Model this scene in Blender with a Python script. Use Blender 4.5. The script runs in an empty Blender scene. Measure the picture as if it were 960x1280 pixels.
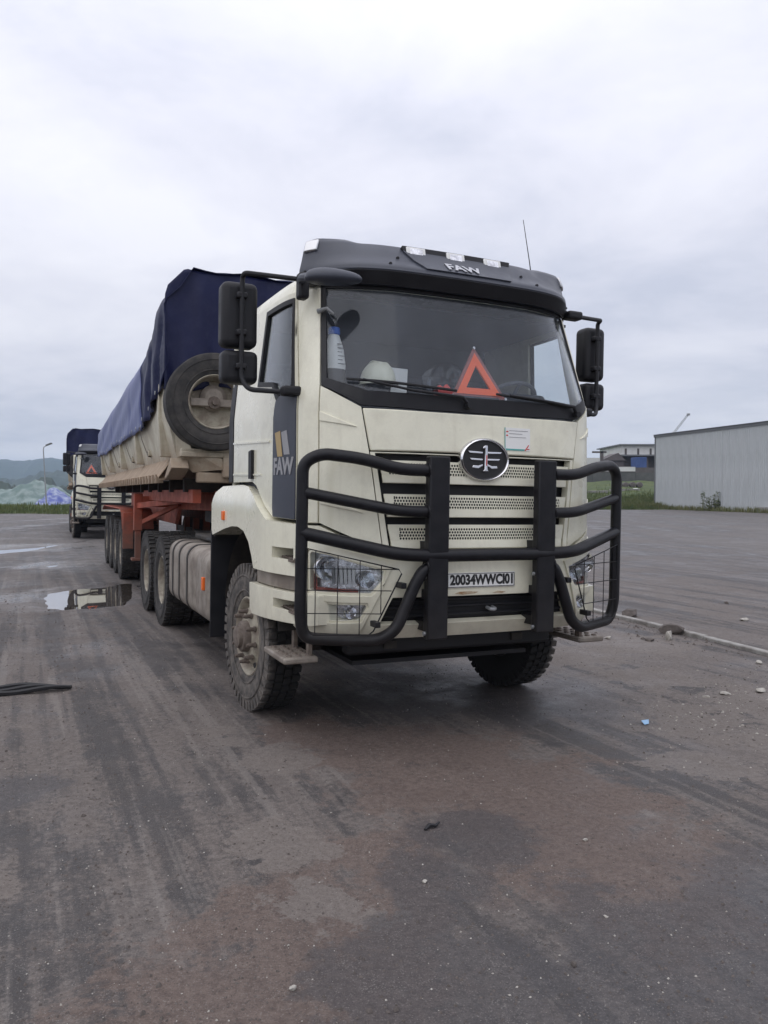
import bpy, bmesh, math, random
import numpy as np
from mathutils import Vector, Matrix
from mathutils.geometry import delaunay_2d_cdt

R = math.radians
sc = bpy.context.scene
col = sc.collection
random.seed(7)
rng = np.random.default_rng(7)

# ------------------------------------------------------------------ camera
cam_d = bpy.data.cameras.new('camera')
cam = bpy.data.objects.new('camera', cam_d); col.objects.link(cam)
cam.location = (0, 0, 1.6433)
cam.rotation_euler = (R(90 - 1.4289), 0, 0)
cam_d.sensor_fit = 'VERTICAL'; cam_d.sensor_height = 24.0
cam_d.lens = 24.0 * 987.35 / 1280.0
cam_d.clip_start = 0.05; cam_d.clip_end = 20000
sc.camera = cam

# ------------------------------------------------------------------ sky: overcast
SUN_EL, SUN_AZ = 58.0, 215.0            # azimuth clockwise from +Y (north)
w = bpy.data.worlds.new('World'); sc.world = w; w.use_nodes = True
nt = w.node_tree; nt.nodes.clear()
def wn(t, **k):
    n = nt.nodes.new(t)
    for a, b in k.items(): setattr(n, a, b)
    return n
L = nt.links.new
out = wn('ShaderNodeOutputWorld')
sky = wn('ShaderNodeTexSky', sky_type='NISHITA'); sky.sun_disc = False
sky.sun_elevation = R(SUN_EL); sky.sun_rotation = R(SUN_AZ)
bg1 = wn('ShaderNodeBackground'); bg1.inputs[1].default_value = 0.10
L(sky.outputs[0], bg1.inputs[0])
tc = wn('ShaderNodeTexCoord')
sep = wn('ShaderNodeSeparateXYZ'); L(tc.outputs['Generated'], sep.inputs[0])
def wm(op, a, b=None, clamp=False):
    n = wn('ShaderNodeMath', operation=op); n.use_clamp = clamp
    for i, x in enumerate((a, b)):
        if x is None: continue
        if isinstance(x, (int, float)): n.inputs[i].default_value = x
        else: L(x, n.inputs[i])
    return n.outputs[0]
zc = wm('MAXIMUM', sep.outputs[2], 0.0)
den = wm('ADD', zc, 0.16)
cx = wm('DIVIDE', sep.outputs[0], den); cy = wm('DIVIDE', sep.outputs[1], den)
cv = wn('ShaderNodeCombineXYZ'); L(cx, cv.inputs[0]); L(cy, cv.inputs[1])
def wnoise(scale, det, rough, dist=0.0, off=0.0):
    mp = wn('ShaderNodeMapping'); mp.inputs['Location'].default_value = (off, off * 1.7, off)
    L(cv.outputs[0], mp.inputs[0])
    n = wn('ShaderNodeTexNoise'); L(mp.outputs[0], n.inputs['Vector'])
    n.inputs['Scale'].default_value = scale; n.inputs['Detail'].default_value = det
    n.inputs['Roughness'].default_value = rough; n.inputs['Distortion'].default_value = dist
    return n.outputs['Fac']
n1 = wnoise(0.62, 6, 0.55, 0.5, 3.1); n2 = wnoise(1.9, 7, 0.6, 0.3, 9.4)
nn = wm('ADD', wm('MULTIPLY', n1, 0.62), wm('MULTIPLY', n2, 0.38))
rmp = wn('ShaderNodeValToRGB'); L(nn, rmp.inputs[0])
e = rmp.color_ramp.elements
e[0].position = 0.36; e[0].color = (0.50, 0.52, 0.61, 1)
e[1].position = 0.62; e[1].color = (0.745, 0.745, 0.80, 1)
m_ = rmp.color_ramp.elements.new(0.48); m_.color = (0.635, 0.64, 0.715, 1)
# overcast luminance gradient (brighter overhead, as a cloud deck is)
grad = wm('ADD', wm('MULTIPLY', zc, 0.80), 0.80)
mul = wn('ShaderNodeVectorMath', operation='SCALE'); L(rmp.outputs[0], mul.inputs[0]); L(grad, mul.inputs['Scale'])
bg2 = wn('ShaderNodeBackground'); bg2.inputs[1].default_value = 1.0
L(mul.outputs[0], bg2.inputs[0])
mx = wn('ShaderNodeMixShader'); mx.inputs[0].default_value = 0.93
L(bg1.outputs[0], mx.inputs[1]); L(bg2.outputs[0], mx.inputs[2]); L(mx.outputs[0], out.inputs[0])

sun_d = bpy.data.lights.new('sun', 'SUN'); sun_d.energy = 0.55; sun_d.angle = R(90); sun_d.color = (1.0, 0.97, 0.92)
sun = bpy.data.objects.new('sun', sun_d); col.objects.link(sun)
sd = Vector((math.sin(R(SUN_AZ)) * math.cos(R(SUN_EL)), math.cos(R(SUN_AZ)) * math.cos(R(SUN_EL)), math.sin(R(SUN_EL))))
sun.rotation_euler = (-sd).to_track_quat('-Z', 'Y').to_euler()
sun.location = sd * 50

sc.view_settings.view_transform = 'Standard'; sc.view_settings.look = 'None'
sc.view_settings.exposure = 0.40; sc.view_settings.gamma = 1.0
sc.view_settings.use_curve_mapping = False
sc.render.engine = 'CYCLES'
cy_ = sc.cycles
cy_.use_denoising = True; cy_.max_bounces = 8; cy_.transparent_max_bounces = 24
cy_.volume_bounces = 1; cy_.use_adaptive_sampling = True; cy_.adaptive_threshold = 0.01
cy_.sample_clamp_indirect = 6.0

# ------------------------------------------------------------------ helpers
def tag(o, label=None, cat=None, group=None, kind=None):
    if label: o['label'] = label
    if cat: o['category'] = cat
    if group: o['group'] = group
    if kind: o['kind'] = kind
    return o
def empty(name, loc=(0, 0, 0), rot=(0, 0, 0), parent=None):
    o = bpy.data.objects.new(name, None); col.objects.link(o)
    o.empty_display_size = 0.2; o.location = loc; o.rotation_euler = rot
    if parent: o.parent = parent
    return o
def copy_tree(o, parent=None):
    c = o.copy(); col.objects.link(c); c.parent = parent
    for ch in list(o.children): copy_tree(ch, c)
    return c

class MB:
    def __init__(s): s.v = []; s.f = []
    def add(s, vs, fs):
        o = len(s.v); s.v += [tuple(map(float, v)) for v in vs]; s.f += [tuple(i + o for i in f) for f in fs]
        return s
    def box(s, x0, x1, y0, y1, z0, z1):
        return s.add([(x0,y0,z0),(x1,y0,z0),(x1,y1,z0),(x0,y1,z0),(x0,y0,z1),(x1,y0,z1),(x1,y1,z1),(x0,y1,z1)],
                     [(3,2,1,0),(4,5,6,7),(0,1,5,4),(1,2,6,5),(2,3,7,6),(3,0,4,7)])
    def bar(s, a, b, wd, hd, up=(0, 0, 1)):
        a, b = Vector(a), Vector(b); d = (b - a).normalized(); u = Vector(up)
        r = d.cross(u); r = r.normalized() if r.length > 1e-6 else Vector((1, 0, 0)); u = r.cross(d)
        vs = [p + r * (sx * wd / 2) + u * (sz * hd / 2) for p in (a, b) for sx, sz in ((-1,-1),(1,-1),(1,1),(-1,1))]
        return s.add(vs, [(0,1,2,3),(7,6,5,4),(4,5,1,0),(5,6,2,1),(6,7,3,2),(7,4,0,3)])
    def tube(s, pts, r, n=10, closed=False):
        P = [Vector(p) for p in pts]; N = len(P); rs = r if isinstance(r, (list, tuple)) else [r] * N
        T = []
        for i in range(N):
            a = P[i - 1] if (i > 0 or closed) else P[i]; b = P[(i + 1) % N] if (i < N - 1 or closed) else P[i]
            T.append((b - a).normalized())
        up = Vector((0, 0, 1)) if abs(T[0].z) < .9 else Vector((1, 0, 0))
        u = (up - T[0] * up.dot(T[0])).normalized(); vs = []
        for i in range(N):
            u = (u - T[i] * u.dot(T[i])).normalized(); v = T[i].cross(u)
            for k in range(n):
                a = 2 * math.pi * k / n; vs.append(P[i] + (u * math.cos(a) + v * math.sin(a)) * rs[i])
        fs = []
        for i in range(N if closed else N - 1):
            j = (i + 1) % N
            for k in range(n):
                l = (k + 1) % n; fs.append((i*n+k, i*n+l, j*n+l, j*n+k))
        if not closed: fs += [tuple(range(n - 1, -1, -1)), tuple((N-1)*n + k for k in range(n))]
        return s.add(vs, fs)
    def lathe(s, prof, n=32, axis='x', c=(0, 0, 0), closed=False):
        vs = []; fs = []; m = len(prof)
        for k in range(n):
            a = 2 * math.pi * k / n; ca, sa = math.cos(a), math.sin(a)
            for ax, r in prof:
                p = (ax, r * ca, r * sa) if axis == 'x' else ((r * ca, ax, -r * sa) if axis == 'y' else (r * ca, r * sa, ax))
                vs.append((p[0] + c[0], p[1] + c[1], p[2] + c[2]))
        for k in range(n):
            l = (k + 1) % n
            for i in range(m if closed else m - 1):
                j = (i + 1) % m; fs.append((k*m+i, k*m+j, l*m+j, l*m+i))
        return s.add(vs, fs)
    def prism(s, poly, a0, a1, axis='x'):
        n = len(poly)
        P = lambda q, a: (a, q[0], q[1]) if axis == 'x' else ((q[0], a, q[1]) if axis == 'y' else (q[0], q[1], a))
        vs = [P(q, a0) for q in poly] + [P(q, a1) for q in poly]
        fs = [tuple(range(n - 1, -1, -1)), tuple(range(n, 2 * n))] + [(i, (i+1) % n, n + (i+1) % n, n + i) for i in range(n)]
        return s.add(vs, fs)
    def grid(s, fn, us, vs_):
        nu, nv = len(us), len(vs_)
        return s.add([fn(u, v) for u in us for v in vs_],
                     [(i*nv+j, (i+1)*nv+j, (i+1)*nv+j+1, i*nv+j+1) for i in range(nu-1) for j in range(nv-1)])
    def cut(s, fn, outer, holes=(), off=0.0, t=0.03, step=0.08):
        """solid panel: 2-D outline with holes, laid on the surface fn(u, v, offset)"""
        P = []; E = []
        def ring(poly):
            n0 = len(P)
            for i in range(len(poly)):
                a, b = poly[i], poly[(i + 1) % len(poly)]
                k = max(1, int(math.ceil(math.dist(a, b) / step)))
                for q in range(k): P.append(Vector((a[0] + (b[0]-a[0])*q/k, a[1] + (b[1]-a[1])*q/k)))
            m = len(P) - n0
            for i in range(m): E.append((n0 + i, n0 + (i + 1) % m))
        ring(outer)
        for h in holes: ring(h)
        xs = [p[0] for p in outer]; ys = [p[1] for p in outer]
        edge = np.array([tuple(p) for p in P])
        u = min(xs) + step / 2
        while u < max(xs):
            v = min(ys) + step / 2
            while v < max(ys):
                if inside(u, v, outer) and not any(inside(u, v, h) for h in holes):
                    if np.min(np.hypot(edge[:, 0] - u, edge[:, 1] - v)) > step * .45: P.append(Vector((u, v)))
                v += step
            u += step
        V, Ed, F = delaunay_2d_cdt(P, E, [], 0, 1e-6)[:3]
        keep = []
        for f in F:
            cx_ = sum(V[i][0] for i in f) / len(f); cy2 = sum(V[i][1] for i in f) / len(f)
            if inside(cx_, cy2, outer) and not any(inside(cx_, cy2, h) for h in holes):
                ar = sum(V[f[i]][0] * V[f[(i+1) % len(f)]][1] - V[f[(i+1) % len(f)]][0] * V[f[i]][1] for i in range(len(f)))
                keep.append(tuple(f) if ar > 0 else tuple(reversed(f)))
        n = len(V)
        vs = [fn(p[0], p[1], off) for p in V] + [fn(p[0], p[1], off - t) for p in V]
        cnt = {}
        for f in keep:
            for i in range(len(f)): cnt[(f[i], f[(i+1) % len(f)])] = 1
        fs = list(keep) + [tuple(n + i for i in reversed(f)) for f in keep]
        fs += [(b, a, n + a, n + b) for (a, b) in cnt if (b, a) not in cnt]
        return s.add(vs, fs)
    def build(s, name, mat, parent=None, sharp=35, bevel=0, seg=2, blim=50, loc=None, solid=0, subsurf=0):
        me = bpy.data.meshes.new(name); me.from_pydata(s.v, [], s.f); me.validate(); me.update()
        if sharp:
            me.polygons.foreach_set('use_smooth', [True] * len(me.polygons))
            me.set_sharp_from_angle(angle=R(sharp))
        for m in (mat if isinstance(mat, list) else [mat]): me.materials.append(m)
        o = bpy.data.objects.new(name, me); col.objects.link(o)
        if parent: o.parent = parent
        if loc: o.location = loc
        if solid:
            md = o.modifiers.new('solid', 'SOLIDIFY'); md.thickness = solid; md.offset = 0
        if bevel:
            md = o.modifiers.new('bevel', 'BEVEL'); md.width = bevel; md.segments = seg
            md.limit_method = 'ANGLE'; md.angle_limit = R(blim); md.harden_normals = False
        return o
def inside(x, y, poly):
    r = False; n = len(poly); j = n - 1
    for i in range(n):
        xi, yi = poly[i][0], poly[i][1]; xj, yj = poly[j][0], poly[j][1]
        if (yi > y) != (yj > y) and x < (xj - xi) * (y - yi) / (yj - yi) + xi: r = not r
        j = i
    return r
def fillet(pts, rad, n=5, closed=False):
    P = [Vector(p) for p in pts]; o = []; N = len(P)
    for i in range(N):
        if not closed and i in (0, N - 1): o.append(P[i]); continue
        a, b, c = P[i-1], P[i], P[(i+1) % N]
        r = rad[i] if isinstance(rad, (list, tuple)) else rad
        d1 = (a - b); d2 = (c - b); t = min(r, d1.length * .48, d2.length * .48)
        p, q = b + d1.normalized() * t, b + d2.normalized() * t
        for k in range(n + 1):
            u = k / n; o.append(p * (1-u)**2 + b * 2*u*(1-u) + q * u*u)
    return o
def mir(poly): return [(-p[0], p[1]) for p in reversed(poly)]
def text_mesh(body, size=1.0, offset=0.0, ext=0.01, fn=None):
    cu = bpy.data.curves.new('lettering', 'FONT'); cu.body = body; cu.size = size; cu.align_x = 'CENTER'; cu.align_y = 'CENTER'
    cu.extrude = ext; cu.offset = offset; cu.resolution_u = 4
    ob = bpy.data.objects.new('lettering', cu); col.objects.link(ob)
    dg = bpy.context.evaluated_depsgraph_get(); dg.update()
    me = bpy.data.meshes.new_from_object(ob.evaluated_get(dg))
    bpy.data.objects.remove(ob); bpy.data.curves.remove(cu)
    mb = MB(); mb.v = [tuple(fn(v.co.x, v.co.y, v.co.z)) for v in me.vertices]; mb.f = [tuple(p.vertices) for p in me.polygons]
    bpy.data.meshes.remove(me)
    return mb

# ------------------------------------------------------------------ materials
MATS = {}
def mat(name, c1, c2=None, scale=4.0, rough=0.5, rough2=None, metal=0.0, bump=0.0, bscale=60.0, coat=0.0, dust=None, detail=5, spec=0.5, stretch=None, streak=None):
    if name in MATS: return MATS[name]
    m = bpy.data.materials.new(name); m.use_nodes = True; t = m.node_tree; N = t.nodes; K = t.links.new
    b = N['Principled BSDF']; b.inputs['Metallic'].default_value = metal; b.inputs['Roughness'].default_value = rough
    b.inputs['Coat Weight'].default_value = coat; b.inputs['Coat Roughness'].default_value = 0.08
    b.inputs['Specular IOR Level'].default_value = spec
    co = N.new('ShaderNodeTexCoord'); src = co.outputs['Object']
    if stretch:
        mp = N.new('ShaderNodeMapping'); mp.inputs['Scale'].default_value = stretch; K(src, mp.inputs[0]); src = mp.outputs[0]
    def noise(sc_, d=5, r=.6):
        n = N.new('ShaderNodeTexNoise'); K(src, n.inputs['Vector']); n.inputs['Scale'].default_value = sc_
        n.inputs['Detail'].default_value = d; n.inputs['Roughness'].default_value = r; return n.outputs['Fac']
    def mixc(f, a, bb):
        n = N.new('ShaderNodeMix'); n.data_type = 'RGBA'; K(f, n.inputs['Factor'])
        for x, i in ((a, 6), (bb, 7)):
            if isinstance(x, tuple): n.inputs[i].default_value = (*x, 1)
            else: K(x, n.inputs[i])
        return n.outputs[2]
    def ramp(f, lo, hi):
        n = N.new('ShaderNodeMapRange'); n.interpolation_type = 'SMOOTHSTEP'; K(f, n.inputs[0])
        n.inputs[1].default_value = lo; n.inputs[2].default_value = hi; return n.outputs[0]
    c = c1; f1 = ramp(noise(scale, detail), .35, .68)
    if c2: c = mixc(f1, c1, c2)
    rsock = None
    if rough2 is not None:
        mr = N.new('ShaderNodeMapRange'); K(f1, mr.inputs[0]); mr.inputs[3].default_value = rough; mr.inputs[4].default_value = rough2; rsock = mr.outputs[0]
    if dust:
        dc, zlo, zhi, amt = dust
        sx = N.new('ShaderNodeSeparateXYZ'); K(co.outputs['Object'], sx.inputs[0])
        h = ramp(sx.outputs[2], zhi, zlo)
        ad = N.new('ShaderNodeMath'); ad.operation = 'MULTIPLY_ADD'; K(noise(7, 8, .7), ad.inputs[0]); ad.inputs[1].default_value = 1.6; ad.inputs[2].default_value = -.75
        pl = N.new('ShaderNodeMath'); pl.operation = 'ADD'; K(h, pl.inputs[0]); K(ad.outputs[0], pl.inputs[1])
        ml = N.new('ShaderNodeMath'); ml.operation = 'MULTIPLY'; ml.use_clamp = True; K(pl.outputs[0], ml.inputs[0]); ml.inputs[1].default_value = amt
        h2 = N.new('ShaderNodeMath'); h2.operation = 'MINIMUM'; K(ml.outputs[0], h2.inputs[0]); h2.inputs[1].default_value = amt
        c = mixc(h2.outputs[0], c, dc)
        mr = N.new('ShaderNodeMix'); K(h2.outputs[0], mr.inputs[0])
        if rsock: K(rsock, mr.inputs[2])
        else: mr.inputs[2].default_value = rough
        mr.inputs[3].default_value = .85; rsock = mr.outputs[0]
    if streak:
        dc, amt = streak
        mp = N.new('ShaderNodeMapping'); mp.inputs['Scale'].default_value = (9, 9, .55); K(co.outputs['Object'], mp.inputs[0])
        n = N.new('ShaderNodeTexNoise'); K(mp.outputs[0], n.inputs['Vector']); n.inputs['Scale'].default_value = 2.2; n.inputs['Detail'].default_value = 6
        st = ramp(n.outputs['Fac'], .5, .78); ml = N.new('ShaderNodeMath'); ml.operation = 'MULTIPLY'; K(st, ml.inputs[0]); ml.inputs[1].default_value = amt
        c = mixc(ml.outputs[0], c, dc)
    if isinstance(c, tuple): b.inputs['Base Color'].default_value = (*c, 1)
    else: K(c, b.inputs['Base Color'])
    if rsock: K(rsock, b.inputs['Roughness'])
    if bump:
        bp = N.new('ShaderNodeBump'); bp.inputs['Strength'].default_value = bump; bp.inputs['Distance'].default_value = .01
        K(noise(bscale, 6, .65), bp.inputs['Height']); K(bp.outputs[0], b.inputs['Normal'])
    MATS[name] = m; return m
DUST = (.20, .165, .13)
M_cream = mat('cream_paint', (.80, .775, .625), (.775, .75, .60), 2.5, .24, .34, coat=.4, dust=(DUST, .50, 1.20, .45), streak=((.42, .38, .28), .17))
M_slate = mat('slate_plastic', (.038, .043, .060), (.047, .052, .070), 8, .38, .48, bump=.08, bscale=400)
M_black = mat('black_plastic', (.011, .011, .014), (.017, .017, .020), 9, .5, .62, spec=.35, bump=.05, bscale=300)
M_bar = mat('black_powder_coat', (.0065, .0065, .009), (.011, .011, .014), 12, .36, .48, spec=.3, bump=.04, bscale=250, dust=((.10, .085, .07), .5, 1.2, .12))
M_dark = mat('dark_interior', (.040, .043, .054), (.052, .056, .068), 5, .75)
M_trim = mat('grey_trim', (.17, .18, .20), (.2, .21, .23), 4, .7)
M_seal = mat('black_rubber_seal', (.010, .010, .012), None, 5, .6)
M_under = mat('greasy_chassis', (.018, .016, .015), (.05, .042, .035), 6, .75, bump=.2, bscale=40)
M_rubber = mat('tyre_rubber', (.024, .023, .023), (.055, .050, .046), 9, .8, bump=.25, bscale=60, detail=8)
def tyre_dust_shade_mat():
    m = mat('dusty_tyre_rubber', (.060, .055, .051), (.15, .132, .115), 14, .88, bump=.3, bscale=70, detail=9).copy(); m.name = 'front_tyre_rubber'
    t = m.node_tree; N = t.nodes; b = N['Principled BSDF']; src = b.inputs['Base Color'].links[0].from_socket
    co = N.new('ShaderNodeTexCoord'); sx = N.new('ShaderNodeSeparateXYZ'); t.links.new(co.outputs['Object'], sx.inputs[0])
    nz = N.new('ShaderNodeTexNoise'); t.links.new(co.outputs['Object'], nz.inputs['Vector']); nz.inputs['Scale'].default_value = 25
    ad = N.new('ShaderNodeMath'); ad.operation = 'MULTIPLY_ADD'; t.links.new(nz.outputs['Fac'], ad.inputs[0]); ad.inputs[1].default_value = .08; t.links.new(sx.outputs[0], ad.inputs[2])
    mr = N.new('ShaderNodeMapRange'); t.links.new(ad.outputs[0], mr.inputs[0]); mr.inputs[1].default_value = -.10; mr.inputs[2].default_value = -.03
    mx_ = N.new('ShaderNodeMix'); mx_.data_type = 'RGBA'; t.links.new(mr.outputs[0], mx_.inputs['Factor']); t.links.new(src, mx_.inputs[6]); mx_.inputs[7].default_value = (.014, .014, .014, 1)  # sidewall stays dusty; tread blackened to paint in shade under the cab
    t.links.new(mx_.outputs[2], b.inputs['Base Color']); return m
M_tyre_f = tyre_dust_shade_mat()
M_rim = mat('dusty_wheel_steel', (.36, .33, .26), (.20, .165, .13), 9, .7, bump=.1, bscale=90)
M_hub = mat('dirty_hub_iron', (.11, .085, .07), (.17, .14, .115), 20, .75, bump=.2, bscale=90)
M_chrome = mat('chrome', (.70, .70, .72), None, 3, .12, metal=1)
M_silver = mat('brushed_silver', (.55, .55, .56), None, 3, .3, metal=1)
M_tank = mat('dusty_tank_metal', (.30, .265, .225), (.19, .16, .135), 5, .6, .8, metal=.25, bump=.1, bscale=40, streak=((.12, .10, .085), .5))
M_red = mat('red_frame_paint', (.40, .075, .035), (.24, .06, .035), 5, .55, .75, bump=.1, bscale=40, dust=((.13, .09, .07), .6, 1.5, .75))
M_body = mat('trailer_cream_paint', (.56, .53, .42), (.44, .40, .31), 3, .45, .65, bump=.06, bscale=50, dust=((.33, .25, .18), 1.85, 2.30, .9), streak=((.24, .19, .14), .5))
M_dustledge = mat('dust_covered_steel', (.38, .29, .21), (.30, .23, .165), 5, .9, bump=.3, bscale=30)
M_white = mat('white_print', (.78, .78, .76), None, 3, .5)
M_ink = mat('black_ink', (.012, .012, .013), None, 3, .5)
M_grey_print = mat('grey_print', (.30, .30, .31), None, 3, .5)
M_gold = mat('gold_print', (.42, .30, .13), None, 3, .45)
M_teal = mat('teal_print', (.10, .36, .34), None, 3, .5)
M_redp = mat('red_print', (.55, .05, .04), None, 3, .5)
M_orange = mat('orange_reflector', (.85, .16, .02), None, 3, .25)
M_amber = mat('amber_lens', (.62, .13, .03), None, 3, .2)
M_redlens = mat('red_reflector', (.22, .05, .035), None, 3, .3)
M_blue = mat('blue_plastic', (.03, .12, .50), None, 3, .35)
M_helmet = mat('helmet_shell', (.66, .65, .53), (.60, .59, .47), 12, .4)
M_conc = mat('concrete', (.30, .29, .28), (.22, .21, .20), 6, .9, bump=.3, bscale=25)
M_kerb = mat('pale_kerb_concrete', (.34, .33, .31), (.20, .185, .17), 7, .9, bump=.3, bscale=25)
M_stone = mat('pale_stone', (.42, .40, .36), (.30, .275, .24), 20, .9, bump=.4, bscale=40)
M_dstone = mat('dark_rubble', (.085, .072, .064), (.13, .11, .10), 20, .9, bump=.4, bscale=40)
M_shed = mat('grey_metal_sheet', (.45, .47, .475), (.40, .42, .425), .5, .5, .6, streak=((.25, .235, .20), .38))
M_shed_d = mat('dark_flashing', (.14, .145, .15), None, 2, .5)
M_bwhite = mat('white_cladding', (.62, .62, .60), (.55, .55, .53), .6, .7)
M_bdark = mat('dark_cladding', (.085, .075, .072), (.12, .105, .10), .6, .8)
M_heap = mat('aggregate_heap', (.13, .185, .175), (.25, .305, .295), 1.1, .9, bump=.5, bscale=4)
M_btarp = mat('bright_blue_sheet', (.06, .085, .30), (.30, .34, .46), 1.6, .5)
M_galv = mat('galvanised_steel', (.30, .31, .32), None, 2, .5, metal=.4)
M_skin_sheet = mat('clear_bag', (.25, .26, .28), (.4, .41, .43), 20, .25)
M_weld = mat('rust_streak', (.30, .17, .08), (.5, .42, .3), 20, .8)

def tarp_mat():
    m = mat('navy_tarpaulin', (.008, .0105, .045), (.012, .016, .060), 1.3, .40, .52, spec=.22, bump=.35, bscale=9, dust=((.09, .10, .16), 2.2, 3.2, .26))
    return m
M_tarp = tarp_mat()
M_tarp2 = mat('pale_blue_tarpaulin', (.060, .078, .205), (.120, .142, .285), 1.1, .42, .58, bump=.35, bscale=8, stretch=(1, 1, .35), streak=((.17, .20, .34), .7))  # paler blue rear sheet with lighter upright streaks

def glass(name, tint, ior=1.45, rough=0.0, film=0.0):
    m = bpy.data.materials.new(name); m.use_nodes = True; t = m.node_tree; N = t.nodes; K = t.links.new
    N.remove(N['Principled BSDF']); o = N['Material Output']
    a = N.new('ShaderNodeBsdfTransparent'); a.inputs[0].default_value = (*tint, 1)
    g = N.new('ShaderNodeBsdfGlossy'); g.inputs['Roughness'].default_value = rough; g.inputs[0].default_value = (.95, .97, 1, 1)
    lw = N.new('ShaderNodeLayerWeight'); lw.inputs[0].default_value = .5
    pw = N.new('ShaderNodeMath'); pw.operation = 'POWER'; K(lw.outputs['Facing'], pw.inputs[0]); pw.inputs[1].default_value = 5
    f0 = ((ior - 1) / (ior + 1)) ** 2
    f = N.new('ShaderNodeMath'); f.operation = 'MULTIPLY_ADD'; K(pw.outputs[0], f.inputs[0]); f.inputs[1].default_value = 1 - f0; f.inputs[2].default_value = f0
    mx_ = N.new('ShaderNodeMixShader'); K(f.outputs[0], mx_.inputs[0]); K(a.outputs[0], mx_.inputs[1]); K(g.outputs[0], mx_.inputs[2])
    res = mx_.outputs[0]
    if film:                                                   # thin dusty film, also painting in the pane's pale reflections
        co = N.new('ShaderNodeTexCoord'); nz = N.new('ShaderNodeTexNoise'); K(co.outputs['Object'], nz.inputs['Vector']); nz.inputs['Scale'].default_value = 3.5; nz.inputs['Detail'].default_value = 8
        mr = N.new('ShaderNodeMapRange'); K(nz.outputs['Fac'], mr.inputs[0]); mr.inputs[1].default_value = .3; mr.inputs[2].default_value = .7; mr.inputs[3].default_value = film*.5; mr.inputs[4].default_value = film*1.5
        df = N.new('ShaderNodeBsdfDiffuse'); df.inputs[0].default_value = (.42, .45, .52, 1); m2 = N.new('ShaderNodeMixShader'); K(mr.outputs[0], m2.inputs[0]); K(res, m2.inputs[1]); K(df.outputs[0], m2.inputs[2]); res = m2.outputs[0]
    K(res, o.inputs['Surface']); return m
M_glass = glass('windscreen_glass', (.92, .94, .95), 1.34, film=.038)
M_sglass = glass('side_glass', (.86, .89, .90), 1.5)
M_lens = glass('lamp_lens', (.93, .94, .95), 1.35)
M_mirror = mat('mirror_glass', (.8, .8, .82), None, 3, .03, metal=1)
M_reflector = mat('lamp_reflector', (.85, .85, .87), (.50, .50, .52), 26, .22, .4, metal=1, bump=.6, bscale=30)

# ------------------------------------------------------------------ ground
YAW, ROLL = R(24.3462), R(1.0175)
ORG = Vector((0.5719, 5.2505, 0.0))
cY, sY = math.cos(YAW), math.sin(YAW)
def t2w(x, y): return (ORG.x + x * cY - y * sY, ORG.y + x * sY + y * cY)      # truck frame to world, plan

_LAT = {}
def vnoise(x, y, seed):
    if seed not in _LAT: _LAT[seed] = np.random.default_rng(seed).random((256, 256))
    g = _LAT[seed]
    xi, yi = np.floor(x).astype(int), np.floor(y).astype(int); fx, fy = x - xi, y - yi
    fx = fx * fx * (3 - 2 * fx); fy = fy * fy * (3 - 2 * fy)
    a, b = g[xi % 256, yi % 256], g[(xi + 1) % 256, yi % 256]; c, d = g[xi % 256, (yi + 1) % 256], g[(xi + 1) % 256, (yi + 1) % 256]
    return (a * (1 - fx) + b * fx) * (1 - fy) + (c * (1 - fx) + d * fx) * fy - .5
def sdist(x, y, poly):                                             # signed distance to a polygon, negative inside
    d = np.full(x.shape, 1e9); ins = np.zeros(x.shape, bool); n = len(poly)
    for i in range(n):
        ax, ay = poly[i]; bx, by = poly[(i + 1) % n]; ex, ey = bx - ax, by - ay
        t = np.clip(((x - ax) * ex + (y - ay) * ey) / (ex * ex + ey * ey), 0, 1)
        d = np.minimum(d, np.hypot(x - ax - t * ex, y - ay - t * ey))
        cnd = ((ay > y) != (by > y)) & (x < (bx - ax) * (y - ay) / (by - ay + 1e-12) + ax); ins ^= cnd
    return np.where(ins, -d, d)
PUDDLES = [
    ([(-5.42,12.35),(-5.58,12.95),(-5.5,13.3),(-5.24,13.76),(-4.98,14.0),(-4.86,14.5),(-4.48,14.5),(-3.8,12.48),(-3.57,11.42),(-3.78,11.26),(-4.06,11.03),(-4.5,10.92),(-4.88,11.12)], .05),
    ([(-12.3,19.5),(-12.0,21.7),(-11.02,22.63),(-10.54,23.62),(-10.63,25.88),(-10.37,27.65),(-9.87,26.74),(-9.97,23.97),(-9.85,22.31),(-10.3,21.15),(-11.2,19.0)], .045),
    ([(-7.89,17.87),(-7.78,18.6),(-7.35,18.6),(-7.08,17.49),(-7.38,17.0)], .036),
    ([(-3.38,8.75),(-3.4,9.0),(-3.03,8.22),(-2.86,7.97),(-2.72,7.52),(-2.85,7.45),(-3.13,8.09)], .030)]
WATER = -.016
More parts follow.
